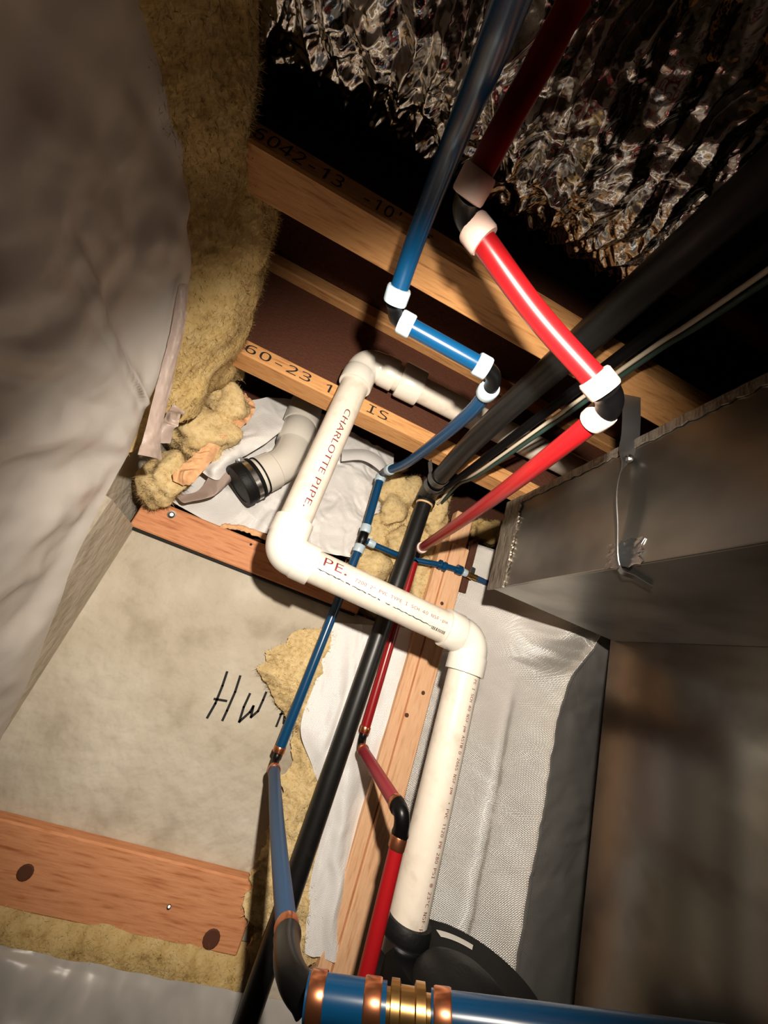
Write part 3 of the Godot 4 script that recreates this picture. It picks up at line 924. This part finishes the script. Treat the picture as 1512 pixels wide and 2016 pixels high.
	var nb := [
		[Vector3(0.0906, 0.027, -0.995), Vector3(0.1471, 0.0496, -0.985), Vector3(0.2084, 0.0754, -0.995)],
		[Vector3(0.0308, -0.0803, -0.995), Vector3(0.1081, -0.0501, -0.965), Vector3(0.2319, -0.0241, -0.99)],
		[Vector3(0.1002, -0.1266, -0.995), Vector3(0.1517, -0.1213, -0.97), Vector3(0.228, -0.1468, -0.99)],
		[Vector3(0.1781, -0.2106, -0.997), Vector3(0.2326, -0.2225, -0.98), Vector3(0.2952, -0.2504, -0.99)],
		[Vector3(0.1832, -0.3749, -0.997), Vector3(0.244, -0.3615, -0.975), Vector3(0.3264, -0.3756, -0.985)],
		[Vector3(0.1989, -0.4829, -0.98), Vector3(0.2688, -0.4704, -0.965), Vector3(0.3567, -0.4684, -0.975)],
		[Vector3(0.2505, -0.5666, -0.98), Vector3(0.3038, -0.5493, -0.965), Vector3(0.3851, -0.5401, -0.97)],
	]
	var w1 := noise(41, 11.0, FastNoiseLite.TYPE_SIMPLEX_SMOOTH, 3)
	var w2 := noise(42, 60.0, FastNoiseLite.TYPE_SIMPLEX, 4)
	var w3 := noise(43, 15.0, FastNoiseLite.TYPE_SIMPLEX, 4)
	single("fibreglass_batt", sheet(60, 160, func(u: float, v: float) -> Vector3:
		var p := cr2(nb, u, v)
		var e := sin(u * PI)
		return p + Vector3((u - 0.5) * 0.045 * w3.get_noise_1d(p.y), 0, 0) + Vector3(0.5 * (1.0 - e), 0, 1) * (0.014 * w1.get_noise_3dv(p) + 0.002 * w2.get_noise_3dv(p)), 0.012, Vector3(0, 0, 1), false, 9000), M.wool,
		"ragged yellow fibreglass batt beside the handwriting, behind the blue pipe", "insulation")
	var nf := [
		[Vector3(0.1591, 0.0707, -0.985), Vector3(0.2392, 0.0929, -0.975), Vector3(0.335, 0.1205, -0.985), Vector3(0.4214, 0.1443, -0.99)],
		[Vector3(0.1685, -0.0548, -0.975), Vector3(0.2511, -0.021, -0.962), Vector3(0.3306, -0.003, -0.975), Vector3(0.4232, 0.0254, -0.985)],
		[Vector3(0.1714, -0.1629, -0.965), Vector3(0.245, -0.1405, -0.958), Vector3(0.3217, -0.1324, -0.97), Vector3(0.4394, -0.1017, -0.98)],
		[Vector3(0.2291, -0.2312, -0.972), Vector3(0.2749, -0.2153, -0.958), Vector3(0.346, -0.2313, -0.97), Vector3(0.4546, -0.213, -0.98)],
		[Vector3(0.2901, -0.3052, -0.975), Vector3(0.3196, -0.3114, -0.96), Vector3(0.3733, -0.3214, -0.968), Vector3(0.4662, -0.3159, -0.98)],
		[Vector3(0.3045, -0.4253, -0.97), Vector3(0.3442, -0.4186, -0.955), Vector3(0.3936, -0.423, -0.965), Vector3(0.4641, -0.4264, -0.98)],
		[Vector3(0.3352, -0.5265, -0.96), Vector3(0.3763, -0.5247, -0.955), Vector3(0.4214, -0.5238, -0.965), Vector3(0.4716, -0.5192, -0.97)],
	]
	single("insulation_facing", sheet(70, 150, func(u: float, v: float) -> Vector3:
		var p := cr2(nf, u, v)
		return p + Vector3(0, 0, 1) * (0.010 * ca.at(p.x * 2.2, p.y * 0.6) + 0.006 * sin(u * 16.0 + 3.0 * w1.get_noise_1d(p.y * 0.5)) * sin(u * PI)), 0.001, Vector3(0, 0, 1)), M.facing,
		"long white crinkled insulation facing hanging behind the lower black gas pipe", "insulation")
	# silvery plastic over the wall right of the stud, its last panel turning back
	var vp := [
		[Vector3(0.456, 0.42, -0.972), Vector3(0.60, 0.42, -0.92), Vector3(0.72, 0.42, -0.80), Vector3(0.80, 0.42, -0.80), Vector3(0.82, 0.42, -0.81), Vector3(1.2, 0.42, -1.03)],
		[Vector3(0.456, 0.27, -0.97), Vector3(0.60, 0.27, -0.91), Vector3(0.71, 0.27, -0.80), Vector3(0.79, 0.27, -0.80), Vector3(0.81, 0.27, -0.81), Vector3(1.2, 0.27, -1.04)],
	]
	for y in [0.10, -0.18, -0.45, -1.59]:
		var k: float = 0.0 if y > 0.0 else (0.012 if y > -0.3 else 0.022)
		vp.append([Vector3(0.456, y, -0.968), Vector3(0.60, y, -0.945), Vector3(0.71 - k, y, -0.925), Vector3(0.788 - k, y, -0.90), Vector3(0.800 - k, y, -0.906), Vector3(1.19, y, -1.15)])
	var cv := Crumple.new(29, 5.0, 5)
	var nb2 := noise(44, 15.0, FastNoiseLite.TYPE_SIMPLEX_SMOOTH, 2)
	var cw := Crumple.new(30, 22.0, 5)
	single("vapour_sheet", sheet(150, 190, func(u: float, v: float) -> Vector3:
		var p := cr2(vp, u, v)
		var crease := 0.005 * exp(-pow((p.x - 0.655 - 0.02 * (p.y + 0.2)) / 0.012, 2.0)) * smoothstep(0.15, -0.02, p.y)
		var bands := 0.005 * nb2.get_noise_2d(p.x * 0.35, p.y) + 0.0035 * cw.at(p.x * 0.3, p.y * 1.1)
		return p + Vector3(0, 0, 1) * (0.010 * cv.at(p.x * 0.6, p.y) + bands + crease), 0.001, Vector3(0, 0, 1)), M.vapour,
		"silvery woven plastic sheet over the wall right of the white drain pipe", "plastic sheet")


# ---------------------------------------------------------------- white PVC drain
func drain() -> void:
	var r := 0.0302
	var t := thing("drain_pipe", "white PVC drain pipe with elbows zigzagging down the corner", "pipe", Vector3(0.378, -0.33, -0.69))
	var e0 := Vector3(-0.027, 0.598, -0.698)
	var e1 := Vector3(-0.020, 0.130, -0.688)
	var e2 := Vector3(0.377, 0.111, -0.688)
	var bot := Vector3(0.381, -0.345, -0.688)
	var hz := (e2 - e1).normalized()
	var up1 := (e0 - e1).normalized()
	var dn := (bot - e2).normalized()
	part("pipe", turned(e1 + up1 * 0.04, e0 - up1 * 0.05, [[0.0, r], [1.0, r]], 36), M.pvc, t)
	part("pipe", turned(e1 + hz * 0.04, e2 - hz * 0.04, [[0.0, r], [1.0, r]], 36), M.pvc, t)
	part("pipe", turned(e2 + dn * 0.04, bot, [[0.0, r], [1.0, r]], 36), M.pvc, t)
	part("pipe", turned(e0 + Vector3(0.06, 0, 0), Vector3(0.9, 0.612, -0.706), [[0.0, r], [1.0, r]], 36), M.pvc, t)
	pvc_ell(t, e1, up1, hz, 0.062, r)
	pvc_ell(t, e2, -hz, dn, 0.062, r)
	pvc_ell(t, e0, -up1, Vector3(1, 0.012, 0), 0.074, r)
	part("coupling", turned(Vector3(0.058, 0.599, -0.698), Vector3(0.112, 0.600, -0.698), [[0.0, r], [0.0, r * 1.3], [0.06, r * 1.36], [0.94, r * 1.36], [1.0, r * 1.33], [1.0, r]], 36), M.pvc_fit, t)
	part("rubber_coupling", turned(bot + Vector3(0, 0.034, 0), bot + Vector3(0, -0.04, 0), [[0.0, r], [0.0, r * 1.2], [0.06, r * 1.26], [0.25, r * 1.26], [0.3, r * 1.18], [0.8, r * 1.18], [0.85, r * 1.26], [1.0, r * 1.26], [1.0, r]], 36), M.rubber, t)
	part("hose_clamp", turned(bot + Vector3(0, 0.012, 0), bot + Vector3(0, -0.004, 0), [[0.0, r * 1.18], [0.0, r * 1.23], [1.0, r * 1.23], [1.0, r * 1.18]], 36), M.steel, t)
	# red and black print on the pipes
	var X := Vector3.RIGHT
	var Z := Vector3(0, 0, 1)
	part("red_print", lettering("CHARLOTTE PIPE.", 0.228, 0.0125, on_pipe(e1 + up1 * 0.312, -up1, X, Z, r, 0.30), Z), M.print_red, t)
	part("red_print", lettering("PE.", 0.045, 0.017, on_pipe(e1 + hz * 0.075, hz, Vector3.UP, Z, r, 0.38), Z), M.print_red, t)
	part("red_print", lettering("7200 2\" PVC TYPE I SCH 40 NSF-pw", 0.19, 0.0075, on_pipe(e1 + hz * 0.137, hz, Vector3.UP, Z, r, 0.10), Z, "Droid Sans Mono"), M.print_red, t)
	part("red_print", lettering("PE I SCH 40 NSF-pw ASTM D 2665 NSF-pw  • PVC 1120 PR 280 PSI @ 23°C NSF-pw", 0.36, 0.0085, on_pipe(e2 + dn * 0.068, dn, X, Z, r, 0.28), Z, "Droid Sans Mono"), M.print_red, t)
	var mb := MB.new()
	var bp := on_pipe(e1 + hz * 0.30, hz, Vector3.UP, Z, r, -0.50)
	var x := 0.0
	while x < 0.027:
		var w := rng.randf_range(0.0006, 0.002)
		mb.quad(bp.call(x, -0.003), bp.call(x + w, -0.003), bp.call(x + w, 0.003), bp.call(x, 0.003), Z)
		x += w + rng.randf_range(0.0006, 0.0014)
	part("barcode_print", mb.mesh(), M.ink, t)
	var sc := MB.new()
	var sp := on_pipe(e1 + hz * 0.064, hz, Vector3.UP, Z, r, -0.05)
	var prev = null
	for i in 60:
		var u := i / 59.0
		var q = sp.call(u * 0.235, -0.004 - 0.008 * u + 0.0006 * sin(i * 1.7))
		if prev != null and rng.randf() < 0.85:
			stroke(sc, [prev, q], rng.randf_range(0.0008, 0.0018), Z)
		prev = q
	part("scuff_mark", sc.mesh(), M.ink, t)
	# capped elbow of a wider pipe, coming out of the wool
	var v := thing("capped_elbow", "short white PVC elbow closed by a black rubber cap, left of the lettered pipe", "pipe", Vector3(-0.1508, 0.4167, -0.99))
	var A := Vector3(-0.1469, 0.6467, -1.06)
	var B := Vector3(-0.1082, 0.4132, -0.972)
	var C := Vector3(-0.1758, 0.3104, -0.957)
	var R := 0.0445
	var d1 := (B - A).normalized()
	var d2 := (C - B).normalized()
	part("socket", turned(A, A.lerp(B, 0.40), [[0.0, R * 1.12], [0.96, R * 1.14], [1.0, R * 1.12], [1.0, R]], 40), M.pvc_fit, v)
	var path := []
	var rad := []
	var p0 := A.lerp(B, 0.43)
	path.append_array([p0, p0, p0 + d1 * 0.003, A.lerp(B, 0.72), A.lerp(B, 0.74)])
	rad.append_array([R, R * 1.10, R * 1.13, R * 1.13, R * 1.04])
	var p1 := A.lerp(B, 0.75)
	var p2 := B.lerp(C, 0.3)
	for i in 11:
		var s := i / 10.0
		path.append(p1.lerp(B, s).lerp(B.lerp(p2, s), s))
		rad.append(R * 1.03)
	path.append_array([B.lerp(C, 0.36), B.lerp(C, 0.38), B.lerp(C, 0.7), B.lerp(C, 0.7)])
	rad.append_array([R * 1.04, R * 1.10, R * 1.12, R])
	part("elbow", body(path, rad, 40), M.pvc_fit, v)
	part("rubber_gasket", turned(B.lerp(C, 0.69), B.lerp(C, 0.72), [[0.0, R], [0.0, R * 1.15], [1.0, R * 1.15], [1.0, R]], 40), M.rubber, v)
	part("pipe", turned(B.lerp(C, 0.7), B.lerp(C, 0.9), [[0.0, R * 1.08], [1.0, R * 1.08]], 40), M.pvc_fit, v)
	part("rubber_cap", turned(B.lerp(C, 0.80), C + d2 * 0.026, [[0.0, R * 1.1], [0.0, R * 1.22], [0.04, R * 1.25], [0.12, R * 1.25], [0.14, R * 1.2], [0.55, R * 1.2], [0.58, R * 1.25], [0.93, R * 1.25], [1.0, R * 1.2], [1.0, R * 1.02], [0.96, R * 0.98], [0.96, 0.001]], 44), M.rubber, v)
	var st := B.lerp(C, 0.80).lerp(C + d2 * 0.026, 0.2)
	part("hose_clamp", turned(st, st + d2 * 0.012, [[0.0, R * 1.19], [0.0, R * 1.225], [1.0, R * 1.225], [1.0, R * 1.19]], 44), M.steel, v)
	var side := Vector3(-0.35, 0.9, 0.3)
	side = (side - d2 * side.dot(d2)).normalized()
	var sw := st + d2 * 0.006 + side * R * 1.27
	var cross := d2.cross(side)
	part("clamp_screw", turned(sw - cross * 0.016, sw + cross * 0.016, [[0.0, 0.005], [0.2, 0.005], [0.2, 0.0065], [0.8, 0.0065], [0.8, 0.004], [1.0, 0.004]], 12), M.steel, v)
	# the round black vessel under the drain
	var k := thing("sump_vessel", "round black plastic vessel with a pale sticker under the white drain pipe", "vessel", Vector3(0.44, -1.6, -0.60))
	var cc := Vector3(0.462, -0.335, -0.640)
	part("drum", turned(Vector3(cc.x, -1.599, cc.z), cc, [[0.0, 0.10], [0.955, 0.108], [0.97, 0.117], [0.99, 0.117], [1.0, 0.110], [1.0, 0.001]], 48), M.black, k)
	part("dome", turned(Vector3(0.425, -0.336, -0.590), Vector3(0.425, -0.300, -0.590), [[0.0, 0.066], [0.3, 0.064], [0.6, 0.055], [0.85, 0.035], [1.0, 0.001]], 36), M.rubber, k)
	part("sticker", sheet(8, 4, func(u: float, vv: float) -> Vector3:
		var a := lerpf(-0.1, 0.65, u)
		var rr := lerpf(0.070, 0.084, vv)
		return Vector3(cc.x + rr * sin(a), -0.3340, cc.z - rr * cos(a)), 0.0006, Vector3.UP), M.label, k)


# ---------------------------------------------------------------- black steel gas pipe
func gas() -> void:
	var r := 0.0211
	var t := thing("gas_pipe", "black steel pipe rising in front of the wool and turning overhead", "pipe", Vector3(0.25, -1.6, -0.9))
	var k := Vector3(0.2645, 0.459, -0.90)
	var a := Vector3(0.2655, 0.435, -0.90)
	var d := Vector3(-0.002, 0.0, 0.06).normalized()
	part("pipe", turned(Vector3(0.235, -1.59, -0.9), a, [[0.0, r], [1.0, r]], 32), M.black_steel, t)
	part("thread_sealant", turned(a + Vector3(0, -0.004, 0), a + Vector3(0, 0.008, 0), [[0.0, r], [0.1, r + 0.002], [0.5, r + 0.003], [1.0, r + 0.001]], 32), M.dope, t)
	# elbow with banded ends
	var path := []
	var rad := []
	var hub := r * 1.32
	path.append_array([a, a, a + Vector3(0, 0.012, 0)])
	rad.append_array([r, hub, hub])
	var far := Vector3(0.2575, 0.466, -0.845)
	for i in 11:
		var s := i / 10.0
		path.append((a + Vector3(0, 0.012, 0)).lerp(k + Vector3(0, 0.007, 0), s).lerp((k + Vector3(0, 0.007, 0)).lerp(far, s), s))
		rad.append(hub * 0.93)
	path.append_array([far, far + d * 0.012, far + d * 0.012])
	rad.append_array([hub, hub, r])
	part("elbow", body(path, rad, 32), M.black_steel, t)
	part("pipe", tube(curve([far, Vector3(0.244, 0.462, -0.74), Vector3(0.2305, 0.459, -0.55), Vector3(0.2275, 0.459, -0.3), Vector3(0.2275, 0.459, 0.9)], 30), r, 32), M.black_steel, t)
	# grey strap that hugs the pipe below the joist
	var h := thing("pipe_hanger", "grey metal hanger strap looped under the black pipe at the joist", "strap", Vector3(0.247, 0.5, -0.795))
	for q in [[-0.79, 0.247], [-0.83, 0.2535]]:
		var z: float = q[0]
		var x: float = q[1]
		var pts := []
		for i in 25:
			var an := lerpf(-0.35, PI + 0.2, i / 24.0)
			pts.append(Vector3(x + cos(an) * (r + 0.004), 0.4635 - sin(an) * (r + 0.004), z))
		if q[0] > -0.8:
			pts.append(Vector3(x - r - 0.008, 0.485, z - 0.004))
			pts.append(Vector3(x - r - 0.012, 0.5, z - 0.008))
		var np := pts.size() - 1
		part("loop", sheet(3, np, func(u: float, v: float) -> Vector3: return pts[int(roundf(v * np))] + Vector3(0, 0, (u - 0.5) * 0.02), 0.0015, Vector3(0, -1, 0)), M.strap, h)
	# cables running along it
	single("black_cable", tube(curve([Vector3(0.285, 0.47, -0.87), Vector3(0.283, 0.462, -0.7), Vector3(0.284, 0.466, -0.45), Vector3(0.282, 0.462, -0.2), Vector3(0.282, 0.465, 0.9)], 40), 0.0085, 14), M.black, "thick black cable running beside the black pipe overhead", "cable")
	single("grey_cable", tube(curve([Vector3(0.3221, 0.4821, -0.96), Vector3(0.3192, 0.5115, -0.86), Vector3(0.299, 0.462, -0.7), Vector3(0.301, 0.464, -0.45), Vector3(0.300, 0.462, -0.28), Vector3(0.306, 0.464, -0.1), Vector3(0.306, 0.464, 0.9)], 50), 0.0032, 10), M.wire, "thin pale grey cable running along the black pipe above the red pipe", "cable")
	single("green_cable", tube(curve([Vector3(0.3331, 0.4907, -0.96), Vector3(0.3278, 0.5092, -0.86), Vector3(0.308, 0.462, -0.7), Vector3(0.309, 0.462, -0.45), Vector3(0.311, 0.466, -0.28), Vector3(0.318, 0.466, -0.1), Vector3(0.318, 0.464, 0.9)], 50), 0.0038, 10), M.wire_green, "thin dark green cable beside the pale grey one above the red pipe", "cable")


# ---------------------------------------------------------------- blue cold water line
func cold_line() -> void:
	var r := 0.0111
	var t := thing("cold_water_line", "blue plastic water line with pale rings, black elbows and copper bands", "pipe", Vector3(0.145, -0.25, -0.937))
	# overhead run towards the camera
	var k1 := Vector3(-0.0044, 0.396, -0.3682)
	var a1 := Vector3(-0.012, 0.4006, -0.3458)
	part("pipe", tube(curve([a1, Vector3(-0.0177, 0.4284, -0.2896), Vector3(-0.0184, 0.4214, -0.194), Vector3(-0.0151, 0.3655, -0.1229), Vector3(-0.0148, 0.3385, -0.0901), Vector3(-0.0144, 0.2871, -0.0506)], 40), r, 28), M.blue, t)
	var dz := (Vector3(-0.0177, 0.4284, -0.2896) - a1).normalized()
	ring(t, a1 + dz * 0.014, -dz, r, M.ring_b, 0.019)
	# short jog to the right
	var b0 := Vector3(0.0051, 0.4001, -0.3702)
	var b1 := Vector3(0.1311, 0.3926, -0.3638)
	var db := (b1 - b0).normalized()
	elbow(t, a1 - dz * 0.005, k1, b0, 0.0095, M.elbow)
	part("pipe", tube([b0 + db * 0.004, b1 - db * 0.004], r, 28), M.blue, t)
	ring(t, b0 + db * 0.016, -db, r, M.ring_b, 0.019)
	ring(t, b1 - db * 0.016, db, r, M.ring_b, 0.019)
	# back towards the wall
	var k2 := Vector3(0.152, 0.3938, -0.3671)
	var c0 := Vector3(0.1536, 0.3926, -0.3925)
	var mid := [c0, Vector3(0.1614, 0.4025, -0.4637), Vector3(0.1636, 0.4276, -0.6064), Vector3(0.1554, 0.4508, -0.7738), Vector3(0.1356, 0.4645, -0.8705)]
	var pm := curve(mid, 40)
	part("pipe", tube(pm, r, 28), M.blue, t)
	elbow(t, b1, k2, c0, 0.0105, M.elbow)
	ring(t, pm[2], pm[0] - pm[2], r, M.ring_b, 0.018)
	ring(t, pm[38], pm[40] - pm[38], r * 0.95, M.ring_b, 0.02)
	# down the wall to the tee and on
	var w0 := Vector3(0.1325, 0.485, -0.937)
	var te := Vector3(0.148, 0.290, -0.937)
	var w1 := Vector3(0.141, -0.216, -0.937)
	elbow(t, pm[40], w0 + Vector3(0, 0.006, 0), w0 - Vector3(0, 0.02, 0), 0.0105, M.elbow)
	var dt := (te - w0).normalized()
	var dw := (w1 - te).normalized()
	part("pipe", tube([w0 + dt * 0.012, te - dt * 0.022], r, 28), M.blue, t)
	ring(t, w0 + dt * 0.028, -dt, r, M.ring_b, 0.02)
	ring(t, te - dt * 0.036, dt, r, M.ring_b, 0.022)
	part("tee", turned(te - dt * 0.026, te + dw * 0.026, [[0.0, 0.0105], [0.2, 0.0105], [0.25, 0.0125], [0.75, 0.0125], [0.8, 0.0105], [1.0, 0.0105]], 24), M.elbow, t)
	part("pipe", tube([te + dw * 0.02, w1], r, 28), M.blue, t)
	ring(t, te + dw * 0.042, -dw, r, M.ring_b, 0.022)
	# thin branch to the right behind the gas pipe, with a band and a small valve
	var b := [te + Vector3(0.012, -0.002, -0.002), Vector3(0.1801, 0.2857, -0.942), Vector3(0.2775, 0.2892, -0.945), Vector3(0.3784, 0.3077, -0.94), Vector3(0.4325, 0.3147, -0.94)]
	part("pipe", tube(curve(b, 24), 0.0079, 20), M.blue, t)
	ring(t, Vector3(0.1844, 0.2861, -0.942), Vector3(-1, 0.02, 0), 0.0079, M.ring_b, 0.02)
	var bx := Vector3(1, -0.02, 0).normalized()
	var v0: Vector3 = b[4]
	var v1: Vector3 = b[3]
	part("pipe_clip", turned(v1 - bx * 0.01, v1 + bx * 0.012, [[0.0, 0.008], [0.0, 0.013], [0.3, 0.0135], [0.5, 0.010], [0.7, 0.0135], [1.0, 0.013], [1.0, 0.008]], 20), M.blue, t)
	part("pipe_clip", turned(v0 - bx * 0.01, v0 + bx * 0.008, [[0.0, 0.008], [0.0, 0.014], [0.8, 0.014], [1.0, 0.010], [1.0, 0.008]], 20), M.blue, t)
	ring(t, v0 + bx * 0.009, bx, 0.0079, M.ring_b, 0.014)
	var vv := v0 + bx * 0.032
	part("valve", turned(vv - bx * 0.014, vv + bx * 0.022, [[0.0, 0.008], [0.2, 0.008], [0.25, 0.0115], [0.6, 0.0115], [0.65, 0.008], [1.0, 0.009]], 8), M.brass, t)
	part("valve_handle", boxmesh(vv + Vector3(-0.006, 0.004, 0.006), vv + Vector3(0.009, 0.022, 0.011), 0.002), M.strap, t)
	part("pipe", tube([vv + bx * 0.02, vv + bx * 0.22], 0.0079, 20), M.blue_dull, t)
	# copper bands, then out towards the camera
	crimp(t, w1 + Vector3(0, 0.012, 0), -dw * -1.0 if false else dw, r)
	var k3 := Vector3(0.1405, -0.240, -0.937)
	var o0 := Vector3(0.1405, -0.2385, -0.912)
	var o1 := Vector3(0.1516, -0.2642, -0.5003)
	elbow(t, w1 - dw * 0.004, k3, o0 + Vector3(0, 0, 0.01), 0.0085, M.elbow)
	var dn := (o1 - o0).normalized()
	part("pipe", tube(curve([o0, o0.lerp(o1, 0.5) + Vector3(0, -0.004, 0), o1], 16), r, 28), M.blue_dull, t)
	crimp(t, o0 + dn * 0.004, dn, r, 0.010)
	crimp(t, o1 - dn * 0.016, dn, r, 0.014)
	# the big fitting and the thick run across the bottom
	var R := 0.0143
	var h0 := Vector3(0.1558, -0.2499, -0.4116)
	var h1 := Vector3(0.2142, -0.2337, -0.3886)
	var h2 := Vector3(0.2472, -0.2251, -0.3756)
	var h3 := Vector3(0.3259, -0.1972, -0.3364)
	var k4 := Vector3(0.1351, -0.2489, -0.4261)
	elbow(t, o1, k4, h0, 0.0125, M.elbow)
	var dh := (h1 - h0).normalized()
	part("pipe", tube([h0, h1], R, 32), M.blue, t)
	crimp(t, h0 + dh * 0.002, dh, R, 0.013)
	crimp(t, h1 - dh * 0.018, dh, R, 0.014)
	part("brass_fitting", turned(h1 - dh * 0.001, h2, [[0.0, R * 0.8], [0.1, R * 0.8], [0.12, R * 1.15], [0.3, R * 1.15], [0.33, R * 0.95], [0.62, R * 0.95], [0.65, R * 1.18], [0.85, R * 1.18], [0.88, R * 0.8], [1.0, R * 0.8]], 24), M.brass, t)
	var dh2 := (h3 - h2).normalized()
	part("pipe", tube([h2, h3 + dh2 * 0.2], R, 32), M.blue, t)
	crimp(t, h2 + dh2 * 0.002, dh2, R, 0.014)


# ---------------------------------------------------------------- red hot water line
func hot_line() -> void:
	var r := 0.0111
	var t := thing("hot_water_line", "red plastic water line with pinkish rings, black elbows and copper bands", "pipe", Vector3(0.3, -0.2, -0.937))
	var a0 := Vector3(0.0116, 0.3773, -0.1932)
	part("pipe", tube(curve([a0, Vector3(0.0138, 0.3948, -0.1582), Vector3(0.0178, 0.4234, -0.1294), Vector3(0.0206, 0.4504, -0.0983), Vector3(0.0202, 0.4417, -0.058)], 30), r, 28), M.red, t)
	var da := (Vector3(0.0138, 0.3948, -0.1582) - a0).normalized()
	ring(t, a0 + da * 0.013, -da, r, M.ring_r, 0.021)
	var b0 := Vector3(0.0275, 0.379, -0.219)
	var b1 := Vector3(0.1984, 0.2941, -0.229)
	var db := (b1 - b0).normalized()
	elbow(t, a0 - da * 0.004, Vector3(0.0093, 0.3773, -0.2122), b0, 0.0105, M.elbow)
	part("pipe", tube(curve([b0, b0.lerp(b1, 0.5) + Vector3(0.003, 0.004, -0.008), b1], 20), r, 28), M.red, t)
	ring(t, b0 + db * 0.017, -db, r, M.ring_r, 0.02)
	ring(t, b1 - db * 0.017, db, r, M.ring_r, 0.02)
	var c0 := Vector3(0.2189, 0.2904, -0.2595)
	var pm := curve([c0, Vector3(0.2213, 0.286, -0.297), Vector3(0.2325, 0.2812, -0.4228), Vector3(0.2573, 0.2908, -0.6224), Vector3(0.2937, 0.314, -0.9019)], 50)
	elbow(t, b1, Vector3(0.2215, 0.292, -0.2365), c0, 0.0125, M.elbow)
	part("pipe", tube(pm, r, 28), M.red, t)
	ring(t, pm[2], pm[0] - pm[2], r, M.ring_r, 0.019)
	ring(t, pm[49], pm[50] - pm[48], r, M.ring_r, 0.018)
	# elbow against the wall, then down behind the drain
	var w0 := Vector3(0.3025, 0.285, -0.945)
	var w1 := Vector3(0.3085, -0.132, -0.940)
	elbow(t, pm[50], Vector3(0.3035, 0.318, -0.962), w0, 0.0105, M.elbow)
	part("pipe", tube([w0, w1], r, 28), M.red, t)
	var dw := (w1 - w0).normalized()
	crimp(t, w1 - dw * 0.014, dw, r)
	var o0 := Vector3(0.3045, -0.157, -0.905)
	var o1 := Vector3(0.2965, -0.1683, -0.6424)
	elbow(t, w1 - dw * 0.002, Vector3(0.3085, -0.156, -0.938), o0, 0.0090, M.elbow)
	var dn := (o1 - o0).normalized()
	part("pipe", tube([o0, o1], r, 28), M.red_dull, t)
	crimp(t, o0 + dn * 0.004, dn, r, 0.009)
	crimp(t, o1 - dn * 0.012, dn, r, 0.011)
	var q0 := Vector3(0.3081, -0.1973, -0.6355)
	var q1 := q0 + Vector3(0.012, -0.55, 0.0)
	elbow(t, o1, Vector3(0.2994, -0.1676, -0.6196), q0, 0.0118, M.elbow)
	part("pipe", tube([q0, q1], r, 28), M.red, t)
	crimp(t, q0 + Vector3(0, -0.003, 0), Vector3(0, -1, 0), r, 0.016)


func small_things() -> void:
	pass
